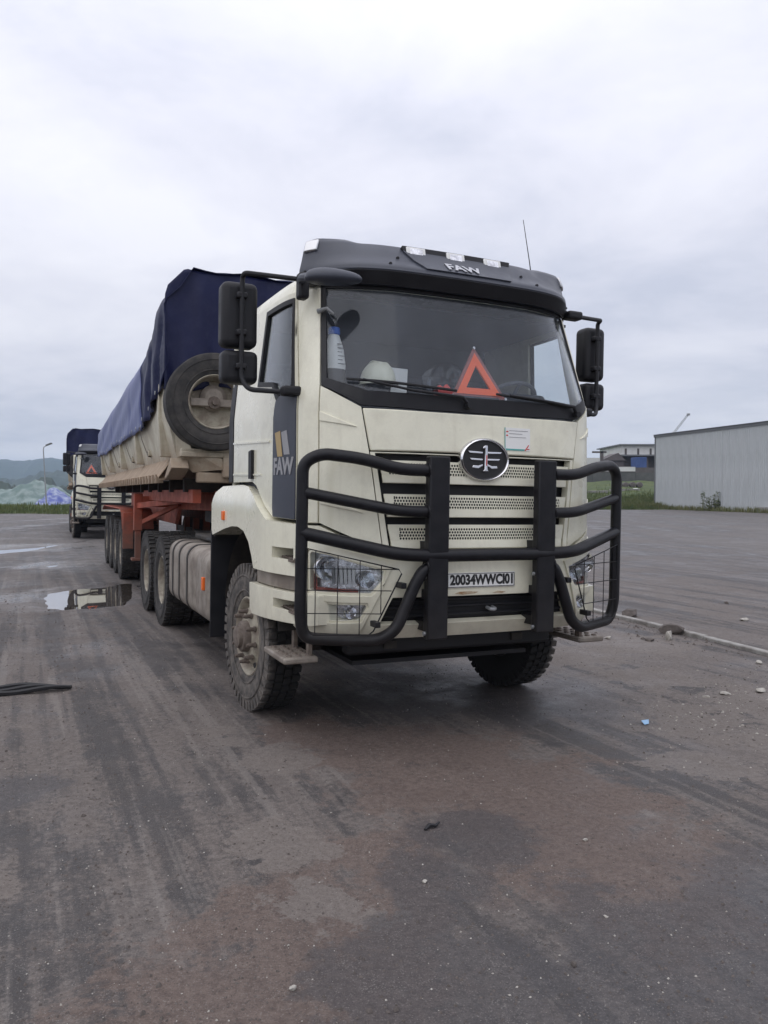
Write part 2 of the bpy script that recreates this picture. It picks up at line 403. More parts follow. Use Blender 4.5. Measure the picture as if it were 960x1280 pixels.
def hz(x, y):
    x = np.asarray(x, float); y = np.asarray(y, float)
    dx, dy = x - ORG.x, y - ORG.y
    tx, ty = dx * cY + dy * sY, -dx * sY + dy * cY
    ss = lambda t: np.clip(t, 0, 1) ** 2 * (3 - 2 * np.clip(t, 0, 1))
    mask = ss((3.4 - np.abs(tx)) / 2.0) * ss((ty + 1.6) / 1.4) * ss((48 - ty) / 4)
    z = -np.clip(tx, -1.5, 1.5) * math.sin(ROLL) * mask
    far = np.clip(1.5 - np.hypot(x, y) / 60, 0, 1)
    nz = .012 * vnoise(x * .8 + 40, y * .8 + 40, 1) + .010 * vnoise(tx * 2.6 + 90, ty * .7 + 90, 2) + .008 * vnoise(x * 4 + 70, y * 4 + 70, 3) + .006 * vnoise(x * 9 + 50, y * 9 + 50, 4)
    wheel = np.clip(1 - np.abs(np.abs(tx) - 1.05) / .5, 0, 1) * (ty > .4) * (ty < 17)
    z = z + nz * far * (1 - .8 * wheel)
    for tr in (-2.1, -2.65, -3.7, 2.4):                                 # shallow wheel ruts
        z = z - .010 * np.exp(-((tx - tr - .25 * np.sin(ty * .15)) / .16) ** 2) * far
    for poly, dep in PUDDLES:
        d = sdist(x, y, poly); z = z - dep * ss((.10 - d) / .42)
    return z

def lines(segs):
    o = [segs[0][0]]
    for a, b, st in segs:
        n = max(1, round((b - a) / st)); o += [a + (b - a) * (i + 1) / n for i in range(n)]
    return np.array(o)
YARD = [(-75,-15),(75,-15),(75,58),(34,62),(27.5,77),(8,77),(-2,66),(-75,64)]
xs = lines([(-80,-24,4),(-24,-13,.8),(-13,-6,.28),(-6,6,.075),(6,12,.25),(12,30,.9),(30,80,4)])
ys = lines([(-16,1.5,2),(1.5,9,.075),(9,15,.10),(15,30,.3),(30,46,.9),(46,80,2)])
X, Y = np.meshgrid(xs, ys, indexing='ij'); Z = hz(X, Y)
nx, ny = X.shape
mb = MB(); mb.v = [tuple(p) for p in np.stack([X, Y, Z], -1).reshape(-1, 3).tolist()]
ok = sdist(X, Y, YARD) < 2.5
mb.f = [(i*ny+j, (i+1)*ny+j, (i+1)*ny+j+1, i*ny+j+1) for i in range(nx-1) for j in range(ny-1) if ok[i, j] and ok[i+1, j+1]]

def yard_mat():
    m = bpy.data.materials.new('wet_dusty_asphalt'); m.use_nodes = True; t = m.node_tree; N = t.nodes; K = t.links.new
    b = N['Principled BSDF']; co = N.new('ShaderNodeTexCoord').outputs['Object']
    def mapping(loc=(0,0,0), rot=0, scale=(1,1,1), src=None):
        q = N.new('ShaderNodeMapping'); q.vector_type = 'POINT'; q.inputs['Location'].default_value = loc; q.inputs['Rotation'].default_value = (0,0,rot); q.inputs['Scale'].default_value = scale
        K(src or co, q.inputs[0]); return q.outputs[0]
    tr = mapping(rot=-YAW)                                   # along the wheel tracks
    tracks = mapping(scale=(1.0, .10, 1), src=tr); tracks2 = mapping(scale=(1, .22, 1), src=tr)
    def noise(src, s, d=6, r=.6, dist=0):
        n = N.new('ShaderNodeTexNoise'); K(src, n.inputs['Vector']); n.inputs['Scale'].default_value = s; n.inputs['Detail'].default_value = d
        n.inputs['Roughness'].default_value = r; n.inputs['Distortion'].default_value = dist; return n.outputs['Fac']
    def math_(op, a, c=None, d=None, clamp=False):
        n = N.new('ShaderNodeMath'); n.operation = op; n.use_clamp = clamp
        for i, x in enumerate((a, c, d)):
            if x is None: continue
            if isinstance(x, (int, float)): n.inputs[i].default_value = x
            else: K(x, n.inputs[i])
        return n.outputs[0]
    def ramp(f, lo, hi, a=0., z=1.):
        n = N.new('ShaderNodeMapRange'); n.interpolation_type = 'SMOOTHSTEP'; K(f, n.inputs[0])
        for i, v in enumerate((lo, hi, a, z)): n.inputs[i + 1].default_value = v
        return n.outputs[0]
    def mixc(f, a, c):
        n = N.new('ShaderNodeMix'); n.data_type = 'RGBA'; K(f, n.inputs['Factor'])
        for x, i in ((a, 6), (c, 7)):
            if isinstance(x, tuple): n.inputs[i].default_value = (*x, 1)
            else: K(x, n.inputs[i])
        return n.outputs[2]
    def blob(pts, rad, wob=.35):                              # a stain with its own outline
        s = None; wv = noise(co, 1.7, 5, .6)
        for (x, y, r) in pts:
            q = N.new('ShaderNodeVectorMath'); q.operation = 'DISTANCE'; K(co, q.inputs[0]); q.inputs[1].default_value = (x, y, 0)
            v = math_('SUBTRACT', r, q.outputs['Value']); s = v if s is None else math_('MAXIMUM', s, v)
        s = math_('ADD', s, math_('MULTIPLY', math_('SUBTRACT', wv, .5), wob * 5))
        return ramp(s, -.15, rad)
    big = noise(co, .55, 6, .62, .4); tr1 = noise(tracks, 2.3, 9, .7, .3); tr2 = noise(tracks2, 5.5, 8, .68); med = noise(co, 2.6, 9, .7, .2)
    fine = noise(co, 30, 8, .75); grit = noise(co, 130, 4, .7); mid = noise(co, 9, 8, .72, .3)
    speck = math_('SUBTRACT', math_('ADD', math_('MULTIPLY', fine, .6), math_('MULTIPLY', mid, .4)), .5)
    asphalt = mixc(ramp(med, .38, .62), (.052, .046, .045), (.078, .069, .066))
    dry = mixc(ramp(fine, .36, .64), (.106, .089, .080), (.166, .141, .126))
    mk = math_('ADD', math_('ADD', math_('MULTIPLY', tr1, .52), math_('MULTIPLY', big, .30)), math_('MULTIPLY', med, .18))
    mk = math_('ADD', mk, math_('MULTIPLY', speck, .30)); tr3 = noise(mapping(scale=(1.0, .035, 1), src=tr), 4.2, 5, .55); mk = math_('ADD', mk, math_('MULTIPLY', math_('SUBTRACT', tr3, .5), .55)); tr4 = noise(mapping(scale=(1.0, .02, 1), src=tr), 11, 4, .5); sxt = N.new('ShaderNodeSeparateXYZ'); K(tr, sxt.inputs[0]); lm = ramp(sxt.outputs[0], 2.6, 4.2, 1, .15)
    c = mixc(ramp(mk, .43, .52, 0, .92), asphalt, dry); c = mixc(math_('MULTIPLY', lm, ramp(math_('ADD', tr4, math_('MULTIPLY', speck, .5)), .56, .66, 0, .55)), c, (.200, .176, .158)); c = mixc(math_('MULTIPLY', lm, ramp(math_('ADD', tr4, math_('MULTIPLY', speck, .4)), .44, .36, 0, .5)), c, (.052, .047, .047))
    c = mixc(math_('MULTIPLY', lm, ramp(math_('ADD', tr2, math_('MULTIPLY', speck, .35)), .57, .68, 0, .55)), c, (.050, .045, .045))
    def blob2(pts, lo, hi, wob, gr):
        sm = None
        for (x, y, r) in pts:
            q = N.new('ShaderNodeVectorMath'); q.operation = 'DISTANCE'; K(co, q.inputs[0]); q.inputs[1].default_value = (x, y, 0)
            v = math_('SUBTRACT', 1.0, math_('DIVIDE', q.outputs['Value'], r)); sm = v if sm is None else math_('MAXIMUM', sm, v)
        sm = math_('ADD', sm, math_('MULTIPLY', math_('SUBTRACT', med, .5), wob)); sm = math_('ADD', sm, math_('MULTIPLY', speck, gr))
        return ramp(sm, lo, hi)
    brown = blob2([(.35,4.9,.9),(.75,4.2,1.0),(1.0,3.5,.95),(-.05,5.0,.8),(.3,4.4,.8),(-.2,3.1,.6),(-.35,2.6,.8),(.0,3.5,.5),(-.5,5.3,.6)], .18, .5, 2.6, 1.2)
    mud = mixc(ramp(fine, .36, .64), (.096, .068, .057), (.148, .110, .092))
    c = mixc(math_('MULTIPLY', brown, .88), c, mud)
    slab = blob2([(-.68,4.75,.36),(-.95,5.05,.24),(-1.1,5.3,.22),(-.5,3.6,.34),(-.22,3.12,.32),(2.2,5.85,.8),(1.95,4.75,.5),(2.6,5.3,.5),(3.0,6.1,.8),(1.9,7.9,.9),(2.7,8.6,.9),(2.4,7.0,.7),(-2.9,5.2,.5),(-1.9,3.2,.45),(-1.6,2.6,.4)], .30, .40, 3.0, .9)
    c = mixc(math_('MULTIPLY', slab, .9), c, mixc(ramp(fine, .36, .64), (.132, .111, .098), (.178, .153, .136)))
    wet = blob2([(.95,2.65,.85),(.3,2.55,.7),(.2,3.3,.35),(.45,3.75,.45),(1.7,3.1,.7),(.4,6.6,1.3),(1.3,6.3,1.0),(-2.0,4.3,.35)], .15, .45, 2.4, .8)  # damp patches; the ones under the cab also paint in its shade
    c = mixc(math_('MULTIPLY', wet, .72), c, mixc(ramp(fine, .36, .64), (.050, .046, .048), (.070, .064, .066)))
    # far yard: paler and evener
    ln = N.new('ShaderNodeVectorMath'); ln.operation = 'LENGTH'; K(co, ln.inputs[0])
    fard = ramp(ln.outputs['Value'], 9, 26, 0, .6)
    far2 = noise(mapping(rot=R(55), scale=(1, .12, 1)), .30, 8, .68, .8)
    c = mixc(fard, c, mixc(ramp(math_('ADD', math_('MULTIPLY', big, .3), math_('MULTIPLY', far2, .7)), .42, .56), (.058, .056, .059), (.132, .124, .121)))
    # grit, dark crumbs and pale chips
    vo = N.new('ShaderNodeTexVoronoi'); K(co, vo.inputs['Vector']); vo.inputs['Scale'].default_value = 26; vo.inputs['Randomness'].default_value = 1
    chip = math_('MULTIPLY', ramp(vo.outputs['Distance'], .16, .10), ramp(noise(co, 3.2, 3), .5, .66))
    c = mixc(math_('MULTIPLY', chip, .7), c, (.042, .039, .040))
    c = mixc(ramp(grit, .56, .70, 0, .6), c, (.27, .25, .23))
    c = mixc(ramp(grit, .45, .32, 0, .75), c, (.030, .028, .029))
    vo2 = N.new('ShaderNodeTexVoronoi'); K(co, vo2.inputs['Vector']); vo2.inputs['Scale'].default_value = 95
    c = mixc(math_('MULTIPLY', ramp(vo2.outputs['Distance'], .30, .18), ramp(noise(co, 6, 4), .48, .62, 0, .6)), c, (.21, .195, .18))
    K(c, b.inputs['Base Color'])
    pool = blob([(-3.0,8.2,.55),(-7.4,17.8,1.1),(-4.4,12.4,1.9),(-10.4,23.5,2.0),(-2.6,7.0,.3)], .5)
    r0 = ramp(math_('ADD', math_('MULTIPLY', big, .55), math_('MULTIPLY', med, .45)), .38, .58, .50, .86)
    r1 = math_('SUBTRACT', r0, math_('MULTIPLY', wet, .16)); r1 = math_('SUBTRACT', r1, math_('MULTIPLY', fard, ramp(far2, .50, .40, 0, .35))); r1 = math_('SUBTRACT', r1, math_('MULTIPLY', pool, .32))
    K(math_('MAXIMUM', r1, .16), b.inputs['Roughness']); b.inputs['Specular IOR Level'].default_value = .45
    bp = N.new('ShaderNodeBump'); bp.inputs['Strength'].default_value = .8; bp.inputs['Distance'].default_value = .014
    hh = math_('ADD', math_('MULTIPLY', fine, .6), math_('MULTIPLY', grit, .35)); hh = math_('ADD', hh, math_('MULTIPLY', med, .8))
    K(hh, bp.inputs['Height']); K(bp.outputs[0], b.inputs['Normal'])
    return m
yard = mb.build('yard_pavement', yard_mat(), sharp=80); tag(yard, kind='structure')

# muddy puddle water
def water_mat():
    m = bpy.data.materials.new('muddy_water'); m.use_nodes = True; b = m.node_tree.nodes['Principled BSDF']
    b.inputs['Base Color'].default_value = (.075, .062, .052, 1); b.inputs['Roughness'].default_value = .015; b.inputs['IOR'].default_value = 1.6
    b.inputs['Specular IOR Level'].default_value = .75; b.inputs['Coat Weight'].default_value = .6; b.inputs['Coat Roughness'].default_value = .01
    return m
M_water = water_mat()
for poly, dep in PUDDLES:
    cx0 = sum(p[0] for p in poly) / len(poly); cy0 = sum(p[1] for p in poly) / len(poly)
    pr = [(cx0 + (p[0] - cx0) * 1.0 + .28 * (p[0] - cx0) / (math.dist(p, (cx0, cy0)) + .01), cy0 + (p[1] - cy0) + .28 * (p[1] - cy0) / (math.dist(p, (cx0, cy0)) + .01)) for p in poly]
    if sum(pr[i][0]*pr[(i+1) % len(pr)][1] - pr[(i+1) % len(pr)][0]*pr[i][1] for i in range(len(pr))) < 0: pr.reverse()
    mb = MB(); mb.add([(x, y, WATER) for x, y in pr], [tuple(range(len(pr)))])
    tag(mb.build('puddle', M_water, sharp=0), kind='structure')

# wide terrain below the yard, falling away to the valley
def grass_mat(name, a, b_, s=1.2):
    return mat(name, a, b_, s, .95, bump=.6, bscale=5, detail=9)
M_grass = grass_mat('grass_ground', (.045, .070, .018), (.085, .105, .030))
M_forest = mat('wooded_hill', (.016, .028, .013), (.032, .047, .022), .02, .95, detail=10)
xs = lines([(-3250,-400,160),(-400,-90,31),(-90,90,15),(90,400,31),(400,3250,160)]); ys = lines([(-400,-40,60),(-40,90,13),(90,400,31),(400,3200,170)])
X, Y = np.meshgrid(xs, ys, indexing='ij'); Rr = np.hypot(X, Y)
Z = -.16 - np.clip((Rr - 120) / 500, 0, 1) ** 1.3 * 16
mb = MB(); mb.v = np.stack([X, Y, Z], -1).reshape(-1, 3).tolist(); nx, ny = X.shape
mb.f = [(i*ny+j, (i+1)*ny+j, (i+1)*ny+j+1, i*ny+j+1) for i in range(nx-1) for j in range(ny-1)]
tag(mb.build('ground', M_grass, sharp=80), kind='structure')

# far wooded ridges
def ridge(y_of, h_of, a0, a1, n, depth, seed):
    mb = MB(); cols = 13; rg = np.random.default_rng(seed)
    for i in range(n):
        az = R(a0 + (a1 - a0) * i / (n - 1))
        for j in range(cols):
            d = y_of + depth * (j / (cols - 1) - .5) * 2; u = j / (cols - 1)
            hh = h_of(math.degrees(az)) * math.sin(math.pi * u) ** .8 + rg.uniform(0, 7) * math.sin(math.pi * u)
            mb.v.append((d * math.sin(az), d * math.cos(az), -16 + hh))
    mb.f = [(i*cols+j, (i+1)*cols+j, (i+1)*cols+j+1, i*cols+j+1) for i in range(n-1) for j in range(cols-1)]
    return mb
mb = ridge(2500, lambda a: (106 + 5*math.sin(a*.5) + 3*math.sin(a*1.9+1)) * min(1, max(0, (8 - a) / 22)), -75, 10, 260, 500, 5)
tag(mb.build('hills', M_forest, sharp=0), kind='structure')
mb = ridge(1350, lambda a: (38 + 7*math.sin(a*.33+2) + 4*math.sin(a*1.3)) * min(1, max(0, (4 - a) / 20)), -75, 6, 240, 260, 6)
tag(mb.build('hills', M_forest, sharp=0), kind='structure')
mb = ridge(620, lambda a: (17 + 4*math.sin(a*.5+.6) + 2.5*math.sin(a*2.1)) * min(1, max(0, (2 - a) / 18)), -75, 4, 240, 120, 8)
tag(mb.build('hills', M_forest, sharp=0), kind='structure')

# ------------------------------------------------------------------ the tractor truck
# truck frame: x to the picture's right, y rearwards from the nose, z up. Cab skin = plan curve (s) x height (z)
PL = np.array([(0,0),(.3,.004),(.6,.022),(.83,.085),(.95,.15),(1.03,.225),(1.09,.31),(1.14,.42),(1.175,.56),(1.195,.75),(1.205,1.0),(1.21,1.4),(1.21,1.8)])
def catmull(P, n=12):
    P = np.vstack([2*P[0]-P[1], P, 2*P[-1]-P[-2]]); P[0] = [-P[2][0], P[2][1]]; o = []
    for i in range(1, len(P) - 2):
        for t in np.linspace(0, 1, n, endpoint=False):
            a, b, c, d = P[i-1:i+3]; o.append(.5*((2*b)+(-a+c)*t+(2*a-5*b+4*c-d)*t*t+(-a+3*b-3*c+d)*t**3))
    o.append(P[-2]); return np.array(o)
PD = catmull(PL); PS = np.r_[0, np.cumsum(np.hypot(*np.diff(PD, axis=0).T))]
BZ = np.array([(.6,-.02),(.72,-.08),(.80,-.13),(1.0,-.16),(1.2,-.155),(1.3,-.13),(1.88,-.11),(2.16,-.10),(2.27,-.10),(2.97,.17),(3.1,.22)])
def B0(s, z):
    sg = -1 if s < 0 else 1; a = abs(s)
    x = np.interp(a, PS, PD[:, 0]); y = np.interp(a, PS, PD[:, 1]) if a <= PS[-1] else PD[-1, 1] + a - PS[-1]
    t = min(1, max(0, (y - .1) / .65)); w_ = 1 - t*t*(3-2*t)
    return Vector((sg * x * (1 - .077 * max(0, z - 2.2)), y + w_ * np.interp(z, BZ[:, 0], BZ[:, 1]), z))
def surf(fn, eps=.012):
    def g(u, v, off=0.0):
        p = fn(u, v); du = fn(u + eps, v) - fn(u - eps, v); dv = fn(u, v + eps) - fn(u, v - eps)
        n = du.cross(dv); n.normalize(); return p + n * off
    return g
B = surf(B0)
# roof visor: profile swept round the plan curve
VP = [(.000,2.985),(.022,2.985),(.034,2.996),(.084,3.072),(.072,3.100),(-.022,3.170),(-.095,3.248),(-.150,3.298),(-.24,3.328),(-.44,3.33),(-.6,3.27)]
VT = np.r_[0, np.cumsum([math.dist(VP[i], VP[i+1]) for i in range(len(VP)-1)])]
def V0(s, t):
    o = np.interp(t, VT, [p[0] for p in VP]); z = np.interp(t, VT, [p[1] for p in VP])
    a = min(1, max(0, (abs(s) - .95) / .35)); b_ = min(1, max(0, (abs(s) - .80) / .35)); o = o * (1 - .75 * b_) if o < 0 else o * (1 - .80 * b_); z = 2.985 + (z - 2.985) * (1 - .07 * a)
    p = B0(s, 2.97); q = B0(s + .012, 2.97) - B0(s - .012, 2.97); n = Vector((q.y, -q.x, 0)); n.normalize()
    p = p + n * o; p.z = z; return p
V = surf(V0, .01)

truck = empty('tractor_truck', ORG, (0, ROLL, YAW))
tag(truck, 'cream tractor truck with black bull bar and warning triangle, nearest the camera', 'truck', 'tractor trucks')
def cutp(name, m, parent, fn, outer, holes=(), off=0, t=.03, step=.08, bevel=.005, **k):
    return MB().cut(fn, outer, holes, off, t, step).build(name, m, parent, bevel=bevel, **k)

# --- cab shell
cab = empty('cab', parent=truck)
mb = MB()                                                     # roof cap, rings pulled in towards the top
sl = np.linspace(-2.68, 2.68, 61); rings = []
for z, ins in ((2.955, .032), (3.02, .034), (3.07, .05), (3.105, .10), (3.125, .22), (3.13, .5)):
    rg = [B0(s, z) for s in sl]
    rings.append([Vector((p.x * (1 - ins), .95 + (p.y - .95) * (1 - ins), z)) for p in rg])
n = len(sl)
for r_ in rings: mb.v += [tuple(p) for p in r_]
for i in range(len(rings) - 1):
    for k in range(n): mb.f.append((i*n+k, i*n+(k+1) % n, (i+1)*n+(k+1) % n, (i+1)*n+k))
mb.f.append(tuple(range((len(rings)-1)*n, len(rings)*n)))
mb.build('roof', M_cream, cab, sharp=40)
MB().box(-1.19, 1.19, 1.78, 1.83, 1.45, 2.98).build('rear_wall', M_cream, cab, bevel=.02)
MB().box(-1.14, 1.14, 1.73, 1.775, 1.46, 2.96).box(-1.0, 1.0, .25, 1.74, 1.40, 1.45).build('interior_lining', M_dark, cab)
MB().box(-1.06, 1.06, .45, 1.74, 2.93, 2.95).build('headliner', M_dark, cab)
MB().box(-1.13, 1.13, 1.58, 1.73, 2.52, 2.66).box(-1.12, 1.12, 1.35, 1.73, 2.0, 2.1).build('bunk', M_dark, cab, bevel=.03)
for sg in (1, -1):
    F = (lambda p: p) if sg > 0 else mir
    cutp('corner_pillar', M_cream, cab, B, F([(1.115,1.43),(1.275,1.43),(1.275,2.30),(1.325,2.97),(1.085,2.97),(1.115,2.30)]), t=.05)
    cutp('corner_panel', M_cream, cab, B, F([(.705,1.275),(1.105,1.435),(1.105,2.295),(.838,2.158),(.79,1.885)]), t=.05, step=.06)
    mb = MB(); P3 = lambda s, z, o=0: B(sg * s, z, o)           # pressed crease on the corner panel
    cutp('panel_crease', M_cream, cab, B, F([(.865,2.035),(1.103,2.075),(1.103,2.135)]), off=.008, t=.02, bevel=.004)
    cutp('panel_crease', M_cream, cab, B, F([(.82,1.50),(1.103,1.555),(1.103,1.615)]), off=.007, t=.02, bevel=.004)
    cutp('rear_corner_trim', M_black, cab, B, F([(2.60,1.70),(2.74,1.70),(2.74,2.9),(2.60,2.9)]), off=.005, t=.05)
    # door
    door = cutp('door', M_cream, truck, B, F([(1.285,1.445),(1.56,1.455),(1.72,1.53),(1.92,1.67),(2.03,1.70),(2.59,1.70),(2.59,2.96),(1.335,2.96),(1.285,2.31)]),
                [F([(1.325,2.25),(1.52,2.25),(1.62,2.36),(1.94,2.40),(1.90,2.90),(1.375,2.90)])], t=.045, step=.07)
    cutp('door_lining', M_trim if sg > 0 else M_dark, door, B, F([(1.30,1.47),(2.58,1.72),(2.58,2.38),(1.62,2.34),(1.52,2.23),(1.30,2.23)]), off=-.05, t=.02, bevel=0)
    cutp('door_front_trim', M_slate, door, B, F([(1.287,1.447),(1.545,1.457),(1.555,1.52),(1.555,2.12),(1.53,2.235),(1.40,2.30),(1.287,2.30)]), off=.010, t=.012)
    cutp('window_frame', M_seal, door, B, F([(1.31,2.235),(1.525,2.235),(1.625,2.345),(1.965,2.385),(1.92,2.92),(1.362,2.92)]),
         [F([(1.34,2.265),(1.51,2.265),(1.61,2.375),(1.925,2.415),(1.885,2.885),(1.388,2.885)])], off=.006, t=.03, bevel=.003)
    cutp('side_window', M_sglass, door, B, F([(1.335,2.26),(1.515,2.26),(1.615,2.37),(1.93,2.41),(1.89,2.89),(1.383,2.89)]), off=-.012, t=.005, bevel=0)
    cutp('door_crease', M_cream, door, B, F([(1.62,1.965),(2.58,2.0),(2.58,2.015),(1.62,1.978)]), off=.009, t=.02, bevel=.004)
    cutp('door_crease', M_cream, door, B, F([(1.80,1.74),(2.58,1.755),(2.58,1.77),(1.80,1.752)]), off=.007, t=.02, bevel=.004)
    cutp('door_handle', M_black, door, B, F([(1.985,1.72),(2.06,1.72),(2.065,1.92),(1.99,1.93)]), off=.022, t=.03, bevel=.012)
    if sg < 0:
        q = F([(1.415,1.86),(1.475,1.86),(1.515,2.02),(1.445,2.03)]); cutp('gold_stripe', M_gold, door, B, q, off=.0125, t=.003, bevel=0)
        q = F([(1.335,1.87),(1.395,1.87),(1.43,2.02),(1.37,2.03)]); cutp('grey_stripe', M_slate if False else M_grey_print, door, B, [(p[0], p[1]) for p in q], off=.0125, t=.003, bevel=0)
        text_mesh('FAW', .112, .004, .002, lambda u, v, o: B(-1.415 + u * .93, 1.79 + v * 1.35, .012 + o)).build('lettering', M_grey_print, door, sharp=0)
# black cowl, windscreen, wipers
cutp('cowl', M_black, cab, B, [(-1.10,2.302),(-.84,2.172),(-.4,2.158),(.4,2.158),(.84,2.172),(1.10,2.302),(1.075,2.35),(.8,2.262),(.3,2.25),(-.3,2.25),(-.8,2.262),(-1.075,2.35)], off=-.004, t=.04, bevel=.006)
ws = cutp('windscreen', M_glass, truck, B, [(-1.075,2.335),(-.8,2.245),(-.3,2.235),(.3,2.235),(.8,2.245),(1.075,2.335),(1.06,3.02),(-1.06,3.02)], off=-.014, t=.006, bevel=0)
cutp('windscreen_border', M_seal, ws, B, [(-1.105,2.30),(-.84,2.20),(.84,2.20),(1.105,2.30),(1.078,3.07),(-1.078,3.07)],
     [[(-1.065,2.34),(-.8,2.255),(.8,2.255),(1.065,2.34),(1.045,2.965),(-1.045,2.965)]], off=-.005, t=.014, bevel=0)
for s0, s1, z1 in ((-.12, -.93, 2.335), (.80, .10, 2.292)):
    wp = MB().tube([B(s0, 2.205, .012), B(s0 - .05, 2.25, .028), B((s0 + s1) / 2, 2.268, .026), B(s1 + .1, z1 - .01, .018)], [.013, .012, .009, .008], 8).build('wiper', M_black, truck)
    MB().tube([B(s1 + (s0 - s1) * k / 10, z1 - .045 * k / 10 - .004, .008) for k in range(10)], .009, 6).build('wiper_blade', M_seal, wp)
    MB().lathe([(-.03, 0), (-.03, .02), (.01, .024), (.012, 0)], 12, 'y', tuple(B(s0, 2.2, .012))).build('wiper_pivot', M_black, wp)

# front lid with emblem and sticker
hood = cutp('front_lid', M_cream, truck, B, [(-.782,1.888),(-.3,1.893),(.3,1.893),(.782,1.888),(.83,2.152),(.4,2.146),(-.4,2.146),(-.83,2.152)], off=.006, t=.045, step=.07, bevel=.009, seg=3)
emb = empty('emblem', parent=truck)
ec = B(0, 1.855, 0)
EL = lambda a, b, y, n=40: [(a * math.cos(2*math.pi*k/n), y, b * math.sin(2*math.pi*k/n)) for k in range(n)]
def eo(p): return (p[0] + ec.x, p[1] + ec.y, p[2] + ec.z)
mb = MB(); prof = [(.164,.120,-.018),(.167,.124,-.030),(.174,.130,-.036),(.182,.137,-.030),(.187,.142,-.016),(.187,.142,.02)]
for a, b_, y in prof: mb.v += [eo(p) for p in EL(a, b_, y)]
for i in range(len(prof)-1): mb.f += [(i*40+k, (i+1)*40+k, (i+1)*40+(k+1) % 40, i*40+(k+1) % 40) for k in range(40)]
mb.build('emblem_ring', M_chrome, emb)
mb = MB(); mb.v = [eo(p) for p in EL(.166, .122, -.016)] + [eo(p) for p in EL(.166, .122, .01)]; mb.f = [tuple(range(40)), tuple(range(79, 39, -1))]
mb.build('emblem_plate', M_ink, emb, sharp=0)
def embp(name, poly, m=M_chrome, d=.014):
    MB().prism([(p[0] + ec.x, p[1] + ec.z) for p in poly], ec.y - .017 - d, ec.y - .012, 'y').build(name, m, emb, bevel=.003)
embp('numeral', [(-.010,-.075),(.022,-.075),(.012,-.062),(.012,.092),(-.006,.092),(-.022,.082),(-.024,.070),(-.008,.074),(-.008,-.062),(-.020,-.075)], d=.020)
embp('numeral_fill', [(.0,-.04),(.008,-.04),(.008,.03),(.0,.03)], M_redp, .0225)
for sg in (-1, 1):
    for z0, l, h_ in ((.045, .118, .014), (.0, .105, .013)):
        embp('wing', [(sg * .018, z0 - h_/2), (sg * l, z0 - h_/2 + .002), (sg * (l + .010), z0 + h_/2 + .002), (sg * .018, z0 + h_/2)][::sg], d=.010)
    embp('wing', [(sg * .018, -.028), (sg * .05, -.040), (sg * .09, -.038), (sg * .096, -.054), (sg * .05, -.058), (sg * .030, -.046), (sg * .018, -.042)][::-sg], d=.010)
st = cutp('sticker', M_white, truck, B, [(.165,1.925),(.365,1.925),(.365,2.075),(.165,2.075)], off=.009, t=.002, bevel=0)
for nm, m, q in (('sticker_print', M_teal, [(.165,1.925),(.315,1.925),(.322,1.936),(.165,1.936)]), ('sticker_print', M_redp, [(.318,1.926),(.328,1.926),(.355,1.962),(.350,1.966)]),
                 ('sticker_print', M_teal, [(.160,1.925),(.165,1.925),(.165,2.075),(.160,2.075)]), ('sticker_print', M_redp, [(.172,2.045),(.188,2.045),(.188,2.053),(.172,2.053)]), ('sticker_print', M_redp, [(.172,2.02),(.186,2.02),(.186,2.028),(.172,2.028)]),
                 ('sticker_print', M_grey_print, [(.195,2.055),(.345,2.055),(.345,2.058),(.195,2.058)]), ('sticker_print', M_grey_print, [(.195,2.035),(.30,2.035),(.30,2.038),(.195,2.038)]), ('sticker_print', M_grey_print, [(.195,2.012),(.33,2.012),(.33,2.015),(.195,2.015)]), ('sticker_print', M_redp, [(.338,1.934),(.358,1.934),(.358,1.940),(.338,1.940)])):
    cutp(nm, m, st, B, q, off=.0108, t=.0015, bevel=0)

